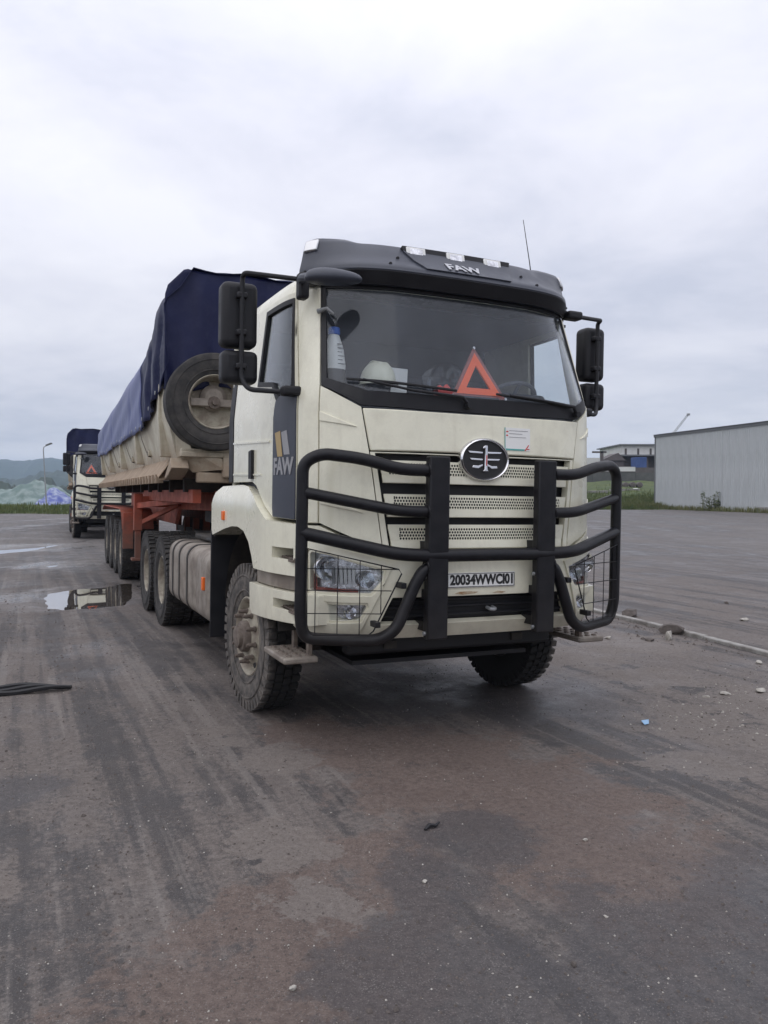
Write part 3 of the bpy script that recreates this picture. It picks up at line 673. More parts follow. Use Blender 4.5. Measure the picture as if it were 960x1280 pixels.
# grille: dark opening, frame cheeks, three perforated slats
grille = empty('grille', parent=truck)
cutp('grille_backing', M_seal, grille, B, [(-.76,1.25),(.76,1.25),(.80,1.90),(-.80,1.90)], off=-.075, t=.01, bevel=0, step=.12)
cutp('grille_frame', M_cream, grille, B, [(-.698,1.268),(.698,1.268),(.782,1.882),(-.782,1.882)], [[(-.66,1.276),(.66,1.276),(.752,1.876),(-.752,1.876)]], off=-.004, t=.05, bevel=.004)
for z0, z1, pz0, w0, w1, pw in ((1.690,1.832,1.742,.700,.725,.665), (1.478,1.622,1.532,.672,.695,.632), (1.282,1.432,1.335,.645,.668,.595)):
    p = .0190
    mb = MB()
    # perforated strip tiled cell by cell: square cell with a hexagonal hole
    def cell(u0, u1, v0, v1, hole):
        n_ = len(hole); base = len(mb.v); cu, cv_ = (u0+u1)/2, (v0+v1)/2
        o4 = [(u1, cv_), (u1, v1), (cu, v1), (u0, v1), (u0, cv_), (u0, v0), (cu, v0), (u1, v0)]
        hh = [(cu +   .0074*math.cos(math.pi/4*q), cv_ + .0080*math.sin(math.pi/4*q)) for q in range(8)]
        mb.v += [tuple(B(a, b_, -.004)) for a, b_ in o4 + hh] + [tuple(B(a, b_, -.007)) for a, b_ in hh]
        for q in range(8):
            r2 = (q + 1) % 8
            mb.f.append((base+q, base+r2, base+8+r2, base+8+q)); mb.f.append((base+8+q, base+8+r2, base+16+r2, base+16+q))
    for r_ in range(4):
        v0 = pz0 + r_ * .0192; sh = (r_ % 2) * p / 2; u = -pw + sh
        while u < pw - .001: cell(u, u + p, v0, v0 + .0192, [0]*8); u += p
    top = pz0 + 4 * .0192
    slat = cutp('grille_slat', M_cream, grille, B, [(-w0,z0),(w0,z0),(w0 + (w1-w0)*.3, pz0),(-w0 - (w1-w0)*.3, pz0)], off=-.004, t=.03, bevel=.004)
    mb.build('perforated_strip', M_cream, slat, sharp=30)
    q = MB(); wm_ = w0 + (w1-w0)*.3
    q.cut(B, [(-w1,top),(w1,top),(w1,z1),(-w1,z1)], [], -.004, .02, .1)
    q.cut(B, [(pw,pz0),(wm_,pz0),(w1,top),(pw,top)], [], -.004, .02, .1); q.cut(B, mir([(pw,pz0),(wm_,pz0),(w1,top),(pw,top)]), [], -.004, .02, .1)
    q.build('slat_edge', M_cream, slat)

# bumper, lamps, plate
HL = [(.705,1.145),(.715,1.085),(.785,1.008),(1.165,1.005),(1.175,1.02),(1.175,1.235),(1.16,1.25),(1.05,1.236)]
HLp = list(reversed(HL)) if sum(HL[i][0]*HL[(i+1) % 8][1]-HL[(i+1) % 8][0]*HL[i][1] for i in range(8)) < 0 else HL
FG = [(.845,.838),(1.15,.822),(1.165,.835),(1.165,.915),(1.15,.928),(.815,.932),(.805,.92)]
bum = cutp('bumper', M_cream, truck, B, [(-1.29,.76),(-1.20,.712),(1.20,.712),(1.29,.76),(1.29,1.41),(1.11,1.415),(.705,1.255),(-.705,1.255),(-1.11,1.415),(-1.29,1.41)],
           [HLp, mir(HLp), FG, mir(FG), [(-.72,.805),(.72,.805),(.645,.978),(-.645,.978)]], off=0, t=.06, step=.07, bevel=.007)
cutp('intake_mesh', M_seal, bum, B, [(-.78,.79),(.78,.79),(.70,.99),(-.70,.99)], off=-.07, t=.02, bevel=0)
mb = MB()
for z in (.845, .90, .945): mb.tube([B(s, z, -.055) for s in np.linspace(-.72, .72, 13)], .010, 6)
mb.build('intake_bar', M_black, bum)
MB().tube(fillet([B(.06,.88,-.05), B(.06,.88,.0), B(.10,.88,.0), B(.10,.88,-.05)], .02), .012, 8).build('tow_pin', M_galv, bum)
for sg in (1, -1):
    F = (lambda p: p) if sg > 0 else mir
    cutp('lamp_bezel', M_cream, bum, B, F([(1.235,.745),(1.235,1.365),(.645,1.185),(.84,.745)][::-1]), [F([(.69,1.152),(.70,1.075),(.775,.992),(1.185,.99),(1.19,1.25),(1.165,1.268)]), F([(.83,.825),(1.165,.808),(1.182,.83),(1.182,.93),(1.16,.945),(.80,.947),(.79,.92)])], off=.012, t=.016, step=.06, bevel=.004)
    hl = empty('headlight', parent=truck)
    cutp('lamp_housing', M_reflector, hl, B, F([(.69,.99),(1.20,.99),(1.20,1.27),(.69,1.17)]), off=-.065, t=.01, bevel=0)
    cutp('reflector_strip', M_reflector, hl, B, F([(.74,1.03),(1.15,1.03),(1.15,1.225),(.74,1.14)]), off=-.055, t=.008, bevel=0)
    for s0, z0, r_ in ((1.08,1.150,.070), (.815,1.090,.052)):
        c0 = B(sg * s0, z0, -.03)
        MB().lathe([(.03,.0),(.028,r_*.35),(.012,r_*.7),(-.012,r_),(-.016,r_*1.04),(-.008,r_*1.08),(.03,r_*1.08)], 28, 'y', tuple(c0)).build('reflector_bowl', M_chrome, hl)
        MB().lathe([(-.030,0),(-.026,r_*.22),(-.012,r_*.36),(.02,r_*.40)], 18, 'y', tuple(c0)).build('projector', M_sglass, hl)
    mb = MB()
    for q in range(6): mb.cut(B, F([(.88 + q*.028,1.06),(.90 + q*.028,1.06),(.905 + q*.028,1.17),(.885 + q*.028,1.165)]), [], -.03, .01, .2)
    mb.build('lamp_fluting', M_silver, hl, bevel=0)
    cutp('amber_strip', M_redlens, hl, B, F([(.86,1.008),(1.17,1.008),(1.17,1.13),(1.155,1.13),(1.145,1.03),(.86,1.026)]), off=-.03, t=.01, bevel=.003)
    cutp('lamp_lens', M_lens, hl, B, F(HLp), off=-.004, t=.006, bevel=0)
    fg = empty('fog_light', parent=truck)
    cutp('lamp_housing', M_reflector, fg, B, F([(.79,.81),(1.18,.81),(1.18,.95),(.79,.95)]), off=-.06, t=.01, bevel=0)
    cutp('reflector_strip', M_reflector, fg, B, F([(.83,.845),(1.15,.835),(1.15,.915),(.83,.92)]), off=-.045, t=.01, bevel=0)
    for s0 in (1.05, .905):
        MB().lathe([(.02,0),(.016,.016),(-.006,.034),(-.012,.038),(.02,.038)], 20, 'y', tuple(B(sg*s0, .876, -.028))).build('reflector_bowl', M_chrome, fg)
    cutp('lamp_lens', M_lens, fg, B, F(FG), off=-.004, t=.006, bevel=0)
plate = cutp('number_plate', M_white, truck, B, [(-.285,1.030),(.225,1.030),(.225,1.126),(-.285,1.126)], off=.012, t=.010, bevel=.003)
cutp('plate_border', M_ink, plate, B, [(-.280,1.034),(.220,1.034),(.220,1.122),(-.280,1.122)], [[(-.275,1.038),(.215,1.038),(.215,1.118),(-.275,1.118)]], off=.0135, t=.002, bevel=0)
text_mesh('20034WWCI01', .083, .0035, .001, lambda u, v, o: B(-.022 + u * .885, 1.0775 + v * 1.05, .0135 + o)).build('lettering', M_ink, plate, sharp=0)
cutp('rust_stain', M_weld, truck, B, [(-.22,.992),(-.16,.985),(-.08,.99),(-.05,1.0),(-.12,1.006),(-.19,1.004)], off=.0015, t=.002, bevel=0)
cutp('rust_stain', M_weld, truck, B, [(.06,.99),(.13,.985),(.16,.995),(.10,1.002)], off=.0015, t=.002, bevel=0)

# --- bull bar
bull = empty('bull_bar', parent=truck)
for sg in (-1, 1):
    x0 = sg * .4005
    MB().box(x0 - .070, x0 + .070, -.272, -.205, .727, 1.858).build('upright_plate', M_bar, bull, bevel=.010, seg=3)
    for z in (.80, 1.0, 1.30): MB().box(x0 - .055, x0 + .055, -.206, -.05, z - .03, z + .03).build('mount_bracket', M_bar, bull)
    for z in (.765, 1.115):
        MB().lathe([(-.012,0),(-.012,.013),(.01,.013)], 6, 'x', (x0 - .072, -.235, z)).build('bolt', M_galv, bull)
    lp = [(sg*.42,-.235,1.770),(sg*.66,-.225,1.770),(sg*.86,-.16,1.83),(sg*1.10,-.055,1.858),(sg*1.198,-.004,1.80),(sg*1.200,.0,.86),(sg*1.17,.015,.735),(sg*.99,-.06,.727),(sg*.76,-.17,.727),(sg*.655,-.205,.79),(sg*.545,-.225,1.06),(sg*.49,-.232,1.155),(sg*.42,-.235,1.175)]
    MB().tube(fillet(lp, [0,.10,.12,.13,.13,.14,.14,.14,.14,.12,.10,.08,0], 7), .0375, 14).build('side_loop', M_bar, bull)
    MB().tube(fillet([(sg*.42,-.235,1.515),(sg*.66,-.225,1.518),(sg*1.20,-.0,1.625)], .10), .0355, 14).build('rail', M_bar, bull)
    for z, yy in ((1.770,-.235), (1.515,-.235), (1.175,-.235)):
        MB().tube([(sg*.472, yy + .040*math.cos(a), z + .040*math.sin(a)) for a in np.linspace(0, 2*math.pi, 17)[:-1]], .006, 5, closed=True).build('weld_bead', M_bar, bull)
    # wire guard over the lamps
    mb = MB(); G3 = lambda x, z: (sg*x, -.045 - (1.19 - x) * .38, z)
    ol = [(1.175,1.285),(.66,1.165),(.645,1.14),(.80,.79),(.83,.765),(1.14,.765),(1.175,.80)]
    mb.tube([G3(*p) for p in ol], .0045, 6, closed=True)
    for x in (1.13, 1.005, .88, .76):
        zt = 1.285 - (1.175 - x) * .232; zb = .765 if x > .82 else .765 + (.82 - x) * 2.15
        mb.tube([G3(x, zb), G3(x, zt)], .0032, 5)
    for z, xe in ((1.165, .665), (1.035, .70), (.895, .76)): mb.tube([G3(1.178, z), G3(xe, z)], .0032, 5)
    mb.build('lamp_guard', M_bar, bull)
    for x, z in ((.60, 1.06), (.77, .83)): MB().box(min(sg*x, sg*(x+.035)), max(sg*x, sg*(x+.035)), -.235, -.15, z - .015, z + .02).build('guard_clip', M_bar, bull, bevel=.004)
r3 = [(-1.20,0,1.378),(-.66,-.225,1.255),(-.42,-.238,1.245),(.42,-.238,1.245),(.66,-.225,1.255),(1.20,0,1.378)]
MB().tube(fillet(r3, .10), .0405, 14).build('rail', M_bar, bull)

# --- roof visor with lamps
vis = MB()
sv = np.linspace(-1.29, 1.29, 61); tv = np.concatenate([np.linspace(VT[i], VT[i+1], 4)[:-1] for i in range(len(VT)-1)] + [[VT[-1]]])
vis.grid(lambda s, t: V0(s, t), sv, tv)
nv_ = len(tv); last = (len(sv) - 1) * nv_
vis.f += [tuple(range(nv_)), tuple(last + k for k in reversed(range(nv_)))]
visor = vis.build('sun_visor', M_slate, truck, sharp=45)
t_l = VT[4]; t_h = VT[7]
cutp('visor_shade_band', M_black, visor, V, [(-1.2, VT[1]), (1.2, VT[1]), (1.2, VT[3]-.008), (-1.2, VT[3]-.008)], off=.004, t=.01, step=.08, bevel=.004)  # black strip paints in the shade of the visor's down-facing band
cutp('visor_centre_panel', M_slate, visor, V, [(-.345, t_l), (.345, t_l), (.455, t_h-.07), (-.455, t_h-.07)], off=.012, t=.02, step=.05, bevel=.006)
def VB0(sv_, z):
    p = B0(sv_, 2.97); q = B0(sv_ + .012, 2.97) - B0(sv_ - .012, 2.97); n_ = Vector((q.y, -q.x, 0)); n_.normalize(); p = p - n_ * (.085 + (z - 3.2) * .25); p.z = z; return p
VB = surf(VB0, .01)
cutp('lamp_strip', M_black, visor, VB, [(-.435,3.205),(.435,3.205),(.46,3.295),(-.46,3.295)], off=.010, t=.10, step=.06, bevel=.006)
for s0 in (-.355, -.03, .290):
    la = cutp('roof_lamp', M_white, visor, VB, [(s0-.075,3.217),(s0+.075,3.217),(s0+.075,3.286),(s0-.075,3.286)], off=.020, t=.03, bevel=.006)
    cutp('lamp_lens', M_reflector, la, VB, [(s0-.05,3.229),(s0+.05,3.229),(s0+.05,3.274),(s0-.05,3.274)], off=.024, t=.006, bevel=.002)
for sg in (-1, 1):
    F = (lambda p: p) if sg > 0 else mir
    cutp('end_lamp', M_silver, visor, V, F([(1.13, VT[6]-.03), (1.27, VT[6]-.03), (1.27, VT[7]+.03), (1.13, VT[7]+.03)]), off=.018, t=.03, bevel=.010)
    for s0, t0 in ((.52, VT[5]+.02), (.60, VT[4]+.03), (1.22, VT[4]-.02), (1.22, VT[3]-.02)):
        c0 = V(sg*s0, t0, .002); MB().lathe([(-.006,0),(-.006,.010),(.004,.012)], 10, 'y', tuple(c0)).build('screw_cap', M_black, visor)
text_mesh('FAW', .118, .004, .003, lambda u, v, o: V(-.03 + u * 1.1, VT[4] + .064 + v * 1.12, .018 + o)).build('lettering', M_silver, visor, sharp=0)
MB().tube([(.86,.60,3.20),(.80,.57,3.42),(.70,.52,3.72)], [.006,.004,.0025], 6).build('antenna', M_black, truck)

# --- mirrors
for sg in (-1, 1):
    mi = empty('wing_mirror', parent=truck)
    def rbox(name, x0, x1, y0, y1, z0, z1, bv, m=M_black): return MB().box(x0, x1, y0, y1, z0, z1).build(name, m, mi, bevel=bv, seg=4)
    xa, xb = sorted((sg*(1.325 if sg < 0 else 1.365), sg*1.565))
    rbox('mirror_housing', xa, xb, .58, .74, 2.572, 3.0, .045); rbox('mirror_housing', xa+.005, xb+.005, .58, .73, 2.335, 2.552, .04)
    rbox('mirror_face', xa+.03, xb-.03, .742, .748, 2.61, 2.965, .002, M_mirror); rbox('mirror_face', xa+.03, xb-.03, .732, .738, 2.37, 2.52, .002, M_mirror)
    MB().tube(fillet([(sg*1.10,.36,3.0),(sg*1.44,.50,3.035),(sg*1.445,.545,3.02),(sg*1.445,.545,2.36),(sg*1.41,.50,2.285),(sg*1.17,.38,2.27)], [0,.05,.04,.07,.06,0], 6), .0165, 10).build('mirror_arm', M_black, mi)
    for z, bx in ((3.0, .99), (2.275, 1.10)): MB().box(min(sg*bx, sg*(bx+.13)), max(sg*bx, sg*(bx+.13)), .31, .41, z-.032, z+.032).build('arm_mount', M_black, mi, bevel=.02, seg=3)
    for z in (2.9, 2.66, 2.44): MB().box(min(sg*1.41, sg*1.48), max(sg*1.41, sg*1.48), .53, .60, z-.02, z+.02).build('arm_clamp', M_black, mi, bevel=.01)
km = empty('kerb_mirror', parent=truck)                        # rounded front mirror on the near roof corner
mb = MB(); nseg, nr = 20, 12
for i in range(nr + 1):
    f = math.pi * i / nr
    for k in range(nseg):
        a = 2 * math.pi * k / nseg; x = -math.cos(f); r_ = math.sin(f) ** .7
        mb.v.append((-1.005 + .185 * x + .01, .06 + .085 * r_ * math.cos(a), 2.945 + (.062 + .012 * -x) * r_ * (math.sin(a) if math.sin(a) > 0 else .65 * math.sin(a)) + .012 * x))
for i in range(nr): mb.f += [(i*nseg+k, i*nseg+(k+1) % nseg, (i+1)*nseg+(k+1) % nseg, (i+1)*nseg+k) for k in range(nseg)]
mb.build('mirror_housing', M_slate, km, sharp=60)
MB().tube(fillet([(-1.13,.08,2.94),(-1.15,.20,2.97),(-1.12,.33,2.98)], .05), .028, 10).build('mirror_arm', M_slate, km)
MB().box(-1.145,-1.075,.27,.36,2.86,3.03).build('arm_mount', M_black, km, bevel=.02, seg=3)
MB().tube([B(-1.10,2.79,.02), B(-1.03,2.80,.03), B(-.985,2.77,.012)], [.018,.012,.006], 8).build('pillar_clip', M_galv, cab)

# --- fenders, steps
def fend0(sg):
    def f(y, z):
        x = 1.245 - (.13 * ((.85 - y) / .65) ** 2 if y < .85 else 0) - (.05 * max(0, (z - 1.52) / .16) ** 2)
        return Vector((sg * x, y, z))
    return f
for sg in (-1, 1):
    f0 = fend0(sg)
    def FD(u, v, off=0.0): p = f0(u, v); return Vector((p.x + sg * off, p.y, p.z))
    FDu = FD if sg > 0 else (lambda u, v, off=0.0: FD(-u, v, off))
    G = (lambda p: p) if sg > 0 else mir
    arch = [(.93,1.085),(.98,1.16),(1.08,1.265),(1.22,1.335),(1.40,1.36),(1.60,1.355),(1.85,1.325),(2.10,1.285),(2.29,1.255)]
    top = [(2.33,1.30),(2.335,1.52),(2.27,1.62),(2.1,1.672),(1.45,1.68),(1.25,1.665),(1.0,1.60),(.66,1.435),(.30,1.420),(.225,1.415),(.225,1.085)]
    fe = cutp('fender', M_cream, truck, FDu, G(arch + top), [G([(.30,1.19),(.56,1.19),(.56,1.262),(.30,1.262)])], t=.26, step=.07, bevel=.012, seg=3)
    mb = MB(); xa, xb = sorted((sg*1.0, sg*1.17)); mb.box(xa, xb, .26, .60, 1.175, 1.19)
    for k in range(6): mb.box(min(sg*(1.03+k*.022), sg*(1.04+k*.022)), max(sg*(1.03+k*.022), sg*(1.04+k*.022)), .28, .57, 1.19, 1.20)
    mb.box(min(sg*.98,sg*1.0), max(sg*.98,sg*1.0), .24, .6, 1.16, 1.27); mb.build('step_tread', M_hub, fe)
    ml = MB().box(min(sg*1.235,sg*1.262), max(sg*1.235,sg*1.262), 1.83, 1.895, 1.395, 1.47).build('side_marker', M_orange, fe, bevel=.006)
    cutp('step_band', M_tank, truck, FDu, G([(.225,.985),(.95,.985),(.95,1.082),(.225,1.082)]), off=-.035, t=.2, bevel=.006)
    sp = cutp('lower_step', M_cream, truck, FDu, G([(.06,.80),(.12,.785),(.93,.765),(.985,.80),(1.0,.98),(.06,.98)]), [G([(.20,.862),(.52,.862),(.52,.925),(.20,.925)])], off=.008, t=.24, bevel=.010, seg=3)
    mb = MB(); mb.box(min(sg*.98,sg*1.17), max(sg*.98,sg*1.17), .18, .54, .848, .862); 
    for k in range(6): mb.box(min(sg*(1.03+k*.022), sg*(1.04+k*.022)), max(sg*(1.03+k*.022), sg*(1.04+k*.022)), .19, .53, .862, .872)
    mb.box(min(sg*.96,sg*.98), max(sg*.96,sg*.98), .15, .56, .84, .94); mb.build('step_tread', M_hub, sp)
    hs = empty('hanging_step', parent=truck)
    MB().box(*sorted((sg*1.02, sg*1.25)), .16, .62, .545, .585).build('step_plate', M_tank, hs, bevel=.012)
    mb = MB()
    grip = None
    for a in range(5):
        for b_ in range(3):
            if grip is None: o = grip = MB().lathe([(.0,.022),(.010,.016),(.010,.008),(.002,.006)], 8, 'z').build('step_grip', M_hub, hs)
            else: o = grip.copy(); col.objects.link(o)
            o.location = (sg*(1.075 + b_*.062), .215 + a*.085, .585)
    for y in (.20, .50): MB().box(*sorted((sg*1.05, sg*1.075)), y, y+.05, .585, .80).build('step_strap', M_hub, hs)
    MB().box(*sorted((sg*.70, sg*1.24)), 2.36, 2.385, .35, 1.27).build('mud_flap', M_black, truck, bevel=.006)
    MB().box(*sorted((sg*.70, sg*1.22)), 2.30, 2.42, 1.24, 1.275).build('flap_bracket', M_under, truck)
    # dark wheel-arch liner
    mb = MB(); mb.grid(lambda a, x: (sg*x, 1.26 + .78*math.cos(a), .60 + .74*math.sin(a)), np.linspace(R(8), R(172), 20), [.62, 1.19]); mb.build('arch_liner', M_under, truck)

# --- wheels
def tyre_mesh(name, m, lugs=True):
    mb = MB()
    prof = [(-.105,.285),(-.13,.30),(-.152,.36),(-.158,.42),(-.152,.475),(-.138,.515),(-.12,.528),(.12,.528),(.138,.515),(.152,.475),(.158,.42),(.152,.36),(.13,.30),(.105,.285)]
    mb.lathe(prof, 60, 'x', closed=True)
    for rr, ww in ((.345,.1515),(.455,.157)): mb.lathe([(-ww-.004,rr-.006),(-ww-.007,rr),(-ww-.004,rr+.006)], 60, 'x')
    NB = 46 if lugs else 0
    def blk(a0, a1, x0, x1, r0, r1, r0b=None):
        vs = []
        for r_, q in ((r0, 0), (r1, 1)):
            for a, x in ((a0, x0), (a1, x0), (a1, x1), (a0, x1)):
                rr = (r0b if (q == 0 and r0b and x == x0) else r_)
                vs.append((x * (1.0 if q == 0 else .985), rr * math.cos(a), rr * math.sin(a)))
        mb.add(vs, [(0,1,2,3),(7,6,5,4),(0,4,5,1),(1,5,6,2),(2,6,7,3),(3,7,4,0)])
    for k in range(NB):
        a = 2*math.pi*k/NB; st_ = 2*math.pi/NB
        blk(a, a + st_*.62, -.156, -.082, .50, .546, .47); blk(a + st_*.5, a + st_*1.12, .156, .082, .50, .546, .47)
        blk(a + st_*.25, a + st_*.95, -.068, -.006, .51, .545); blk(a + st_*.75, a + st_*1.45, .006, .068, .51, .545)
    return mb.build(name, m, None, sharp=30)
def make_wheel(front):
    root = empty('wheel')
    ty = tyre_mesh('tyre', M_tyre_f if front else M_rubber); ty.parent = root
    if front:
        prof = [(.12,.29),(-.105,.288),(-.128,.296),(-.134,.288),(-.125,.275),(-.085,.262),(-.055,.248),(-.075,.228),(-.115,.20),(-.135,.165),(-.138,.10),(-.13,0)]
        MB().lathe(prof, 44, 'x').build('rim', M_rim, root, sharp=40)
        MB().lathe([(-.12,.118),(-.185,.115),(-.20,.105),(-.205,.085),(-.235,.08),(-.24,.07),(-.24,0)], 24, 'x').build('hub', M_hub, root)
        nr_, na = .185, -.125; nl = .085
    else:
        prof = [(.12,.29),(-.105,.288),(-.128,.296),(-.134,.288),(-.12,.276),(-.06,.268),(.03,.258),(.075,.235),(.085,.16),(.085,.0)]
        MB().lathe(prof, 40, 'x').build('rim', M_rim, root, sharp=40)
        MB().lathe([(.09,.125),(-.03,.12),(-.05,.105),(-.055,0)], 20, 'x').build('hub', M_hub, root); nr_, na, nl = .165, .09, .05
        ty2 = ty.copy(); col.objects.link(ty2); ty2.parent = root; ty2.location = (.345, 0, 0)
    nut = MB().lathe([(0,.022),(-.012,.022),(-.012,.017),(-nl*.7,.0165),(-nl,.011),(-nl,0)], 8, 'x').build('wheel_nut', M_hub, root)
    hol = MB().lathe([(-.004,0),(-.006,.02),(.0,.026)], 12, 'x').build('hand_hole', M_seal, root)
    for k in range(10):
        a = 2*math.pi*k/10; o = nut if k == 0 else nut.copy()
        if k: col.objects.link(o)
        o.location = (na, nr_*math.cos(a), nr_*math.sin(a))
        if front:
            o2 = hol if k == 0 else hol.copy()
            if k and k % 2 == 0: col.objects.link(o2)
            if k % 2 == 0:
                a += .3; o2.location = (-.095, .222*math.cos(a), .222*math.sin(a)); o2.rotation_euler = (a, 0, 0)
    if not front: bpy.data.objects.remove(hol)
    return root
fw = make_wheel(True); fw.parent = truck; fw.location = (-1.09, 1.255, .545); fw.scale = (.82, 1, 1); fw.rotation_euler = (.2, 0, R(3))
c = copy_tree(fw, truck); c.location = (1.09, 1.255, .545); c.rotation_euler = (.7, 0, R(183))
dw = make_wheel(False); dw.parent = truck; dw.location = (-1.06, 5.40, .545)
for x, y, a in ((-1.06, 6.72, 0), (1.06, 5.40, 180), (1.06, 6.72, 180)):
    c = copy_tree(dw, truck); c.location = (x, y, .545); c.rotation_euler = (random.random(), 0, R(a))

# --- frame, engine mass, tank
ch = empty('chassis', parent=truck)
for sg in (-1, 1):
    MB().prism([(.15,.72),(7.6,.72),(7.6,.98),(3.0,1.0),(.15,.95)], sg*.40, sg*.44).build('frame_rail', M_under, ch)
    MB().bar((sg*.5,.2,.62),(sg*.5,2.3,.60),.09,.05).build('leaf_spring', M_under, ch)
    for y in (5.40, 6.72): MB().bar((sg*.5,y-.6,.62),(sg*.5,y+.6,.62),.09,.10).build('leaf_spring', M_under, ch)
MB().bar((-.95,1.255,.50),(.95,1.255,.50),.12,.13).lathe([(-.9,.03),(.9,.03)], 8, 'x', (0,1.02,.48)).build('front_axle', M_under, ch, bevel=.02)
for y in (5.40, 6.72): MB().bar((-.95,y,.545),(.95,y,.545),.16,.16).lathe([(-.2,.02),(-.16,.17),(0,.22),(.16,.17),(.2,.02)], 16, 'y', (0,y,.545)).build('drive_axle', M_under, ch)
MB().box(-.36,.36,.25,2.2,.55,1.42).box(-.62,.62,.06,.20,.76,1.85).box(-.3,.3,2.2,3.0,.6,1.1).build('engine', M_under, ch, bevel=.03)
MB().box(-.80,.80,.22,.34,.56,.74).build('front_crossmember', M_seal, ch, bevel=.02)
MB().box(-.70,.70,.38,2.25,.46,.49).build('light_block_tray', M_seal, ch); MB().box(.60,1.15,2.5,5.0,.40,.62).build('light_block_box', M_under, ch); MB().box(-.86,.86,1.9,2.3,.5,1.2).build('rear_shroud', M_seal, ch)  # bottom plate and side box added to block light beneath the cab
MB().box(-.42,.42,3.0,7.3,1.0,1.03).build('deck_plate', M_under, ch)
MB().prism([(5.1,1.08),(7.0,1.08),(7.2,1.02),(4.9,1.02)], -.5, .5).lathe([(0,.48),(.06,.47),(.06,0)], 24, 'z', (0,5.95,1.08)).build('fifth_wheel', M_under, ch)
tank = empty('fuel_tank', parent=truck)
def rr_poly(x0, x1, z0, z1, r_, n=6):
    o = []
    for cx_, cz_, a0 in ((x1-r_, z1-r_, 0), (x0+r_, z1-r_, 90), (x0+r_, z0+r_, 180), (x1-r_, z0+r_, 270)):
        for k in range(n+1): a = R(a0 + 90*k/n); o.append((cx_ + r_*math.cos(a), cz_ + r_*math.sin(a)))
    return o
base = rr_poly(-1.215, -.55, .40, 1.085, .14)
def ringp(y, ins, src=base): return [(-.8825 + (p[0]+.8825)*(1-ins), y, .7425 + (p[1]-.7425)*(1-ins)) for p in src]
mb = MB(); nb = len(base)
seq = [(2.60,.22),(2.575,.12),(2.58,.05),(2.61,.01),(2.66,0),(3.12,0),(3.14,.015),(3.18,.015),(3.20,0),(4.70,0),(4.74,.02),(4.76,.08)]
for y, i_ in seq: mb.v += ringp(y, i_)
for i in range(len(seq)-1): mb.f += [(i*nb+k, (i+1)*nb+k, (i+1)*nb+(k+1) % nb, i*nb+(k+1) % nb) for k in range(nb)]
mb.f += [tuple(range(nb)), tuple((len(seq)-1)*nb + k for k in reversed(range(nb)))]
mb.build('tank_shell', M_tank, tank, sharp=40)
for y in (3.60, 4.05, 4.45):
    mb = MB()
    for yy, i_ in ((y-.035,-.004),(y-.03,-.022),(y+.03,-.022),(y+.035,-.004)): mb.v += ringp(yy, i_)
    for i in range(3): mb.f += [(i*nb+k, (i+1)*nb+k, (i+1)*nb+(k+1) % nb, i*nb+(k+1) % nb) for k in range(nb)]
    mb.build('tank_strap', M_under, tank)
MB().lathe([(0,.06),(.035,.06),(.045,.05),(.045,0)], 18, 'z', (-1.0,3.1,1.082)).build('filler_cap', M_under, tank)
MB().tube(fillet([(-.85,4.5,1.10),(-.95,3.9,1.13),(-.9,3.4,1.12),(-.7,2.9,1.12)], .2), .02, 8).build('fuel_hose', M_seal, tank)
MB().box(-1.24,-1.214,2.72,2.78,.72,.84).build('side_marker', M_orange, tank, bevel=.005)
MB().lathe([(0,.13),(.02,.14),(.62,.14),(.65,.12),(.65,0)], 24, 'y', (.92,2.8,.72)).lathe([(0,.13),(.02,.14),(1.0,.14),(1.03,.12),(1.03,0)], 24, 'y', (.92,3.6,.72)).build('air_tank', M_under, truck)
MB().box(-.55,.55,2.0,2.55,1.02,1.30).box(-.2,.5,2.6,3.3,1.0,1.22).box(-.95,-.45,3.0,4.6,1.10,1.16).build('battery_box', M_under, truck, bevel=.02)

# --- cab interior fittings
MB().prism([(.17,1.5),(.17,2.18),(.21,2.235),(.62,2.27),(.70,2.20),(.70,1.5)], -.97, .97).build('dashboard', M_dark, cab, bevel=.03, seg=3)
MB().prism([(.52,2.26),(.70,2.27),(.72,2.40),(.62,2.43)], .55, 1.0).build('instrument_hood', M_dark, cab, bevel=.03)
for x in (-.62, .75):
    se = MB().box(x-.26, x+.26, .95, 1.45, 1.75, 1.95).build('seat', M_dark, cab, bevel=.05, seg=3)
    MB().prism([(1.38,1.9),(1.50,1.9),(1.62,2.60),(1.52,2.62)], x-.24, x+.24).build('backrest', M_dark, se, bevel=.05, seg=3)
sw = empty('steering_wheel', parent=cab)
rt = Matrix.Rotation(R(-38), 3, 'X')
def swp(p): v = rt @ Vector(p); return (v.x + .765, v.y + .80, v.z + 2.36)
MB().tube([swp((.235*math.cos(2*math.pi*k/36), .235*math.sin(2*math.pi*k/36), 0)) for k in range(36)], .016, 8, closed=True).build('rim', M_trim, sw)
for a in (0, 180, 270): MB().tube([swp((0,0,-.03)), swp((.23*math.cos(R(a)), .23*math.sin(R(a)), 0))], .014, 6).build('spoke', M_trim, sw)
MB().tube([swp((0,0,-.03)), swp((0,0,-.35))], .035, 8).build('column', M_dark, sw)

# ------------------------------------------------------------------ tipper semi-trailer
TYAW = R(23.1462)
trailer = empty('tipper_trailer', (0.4588, 5.2007, 0), (0, ROLL, TYAW))
tag(trailer, 'dusty cream tipper semi-trailer on red frame, behind the nearest truck', 'trailer', 'tipper trailers')
Y0, Y1 = 4.70, 16.6
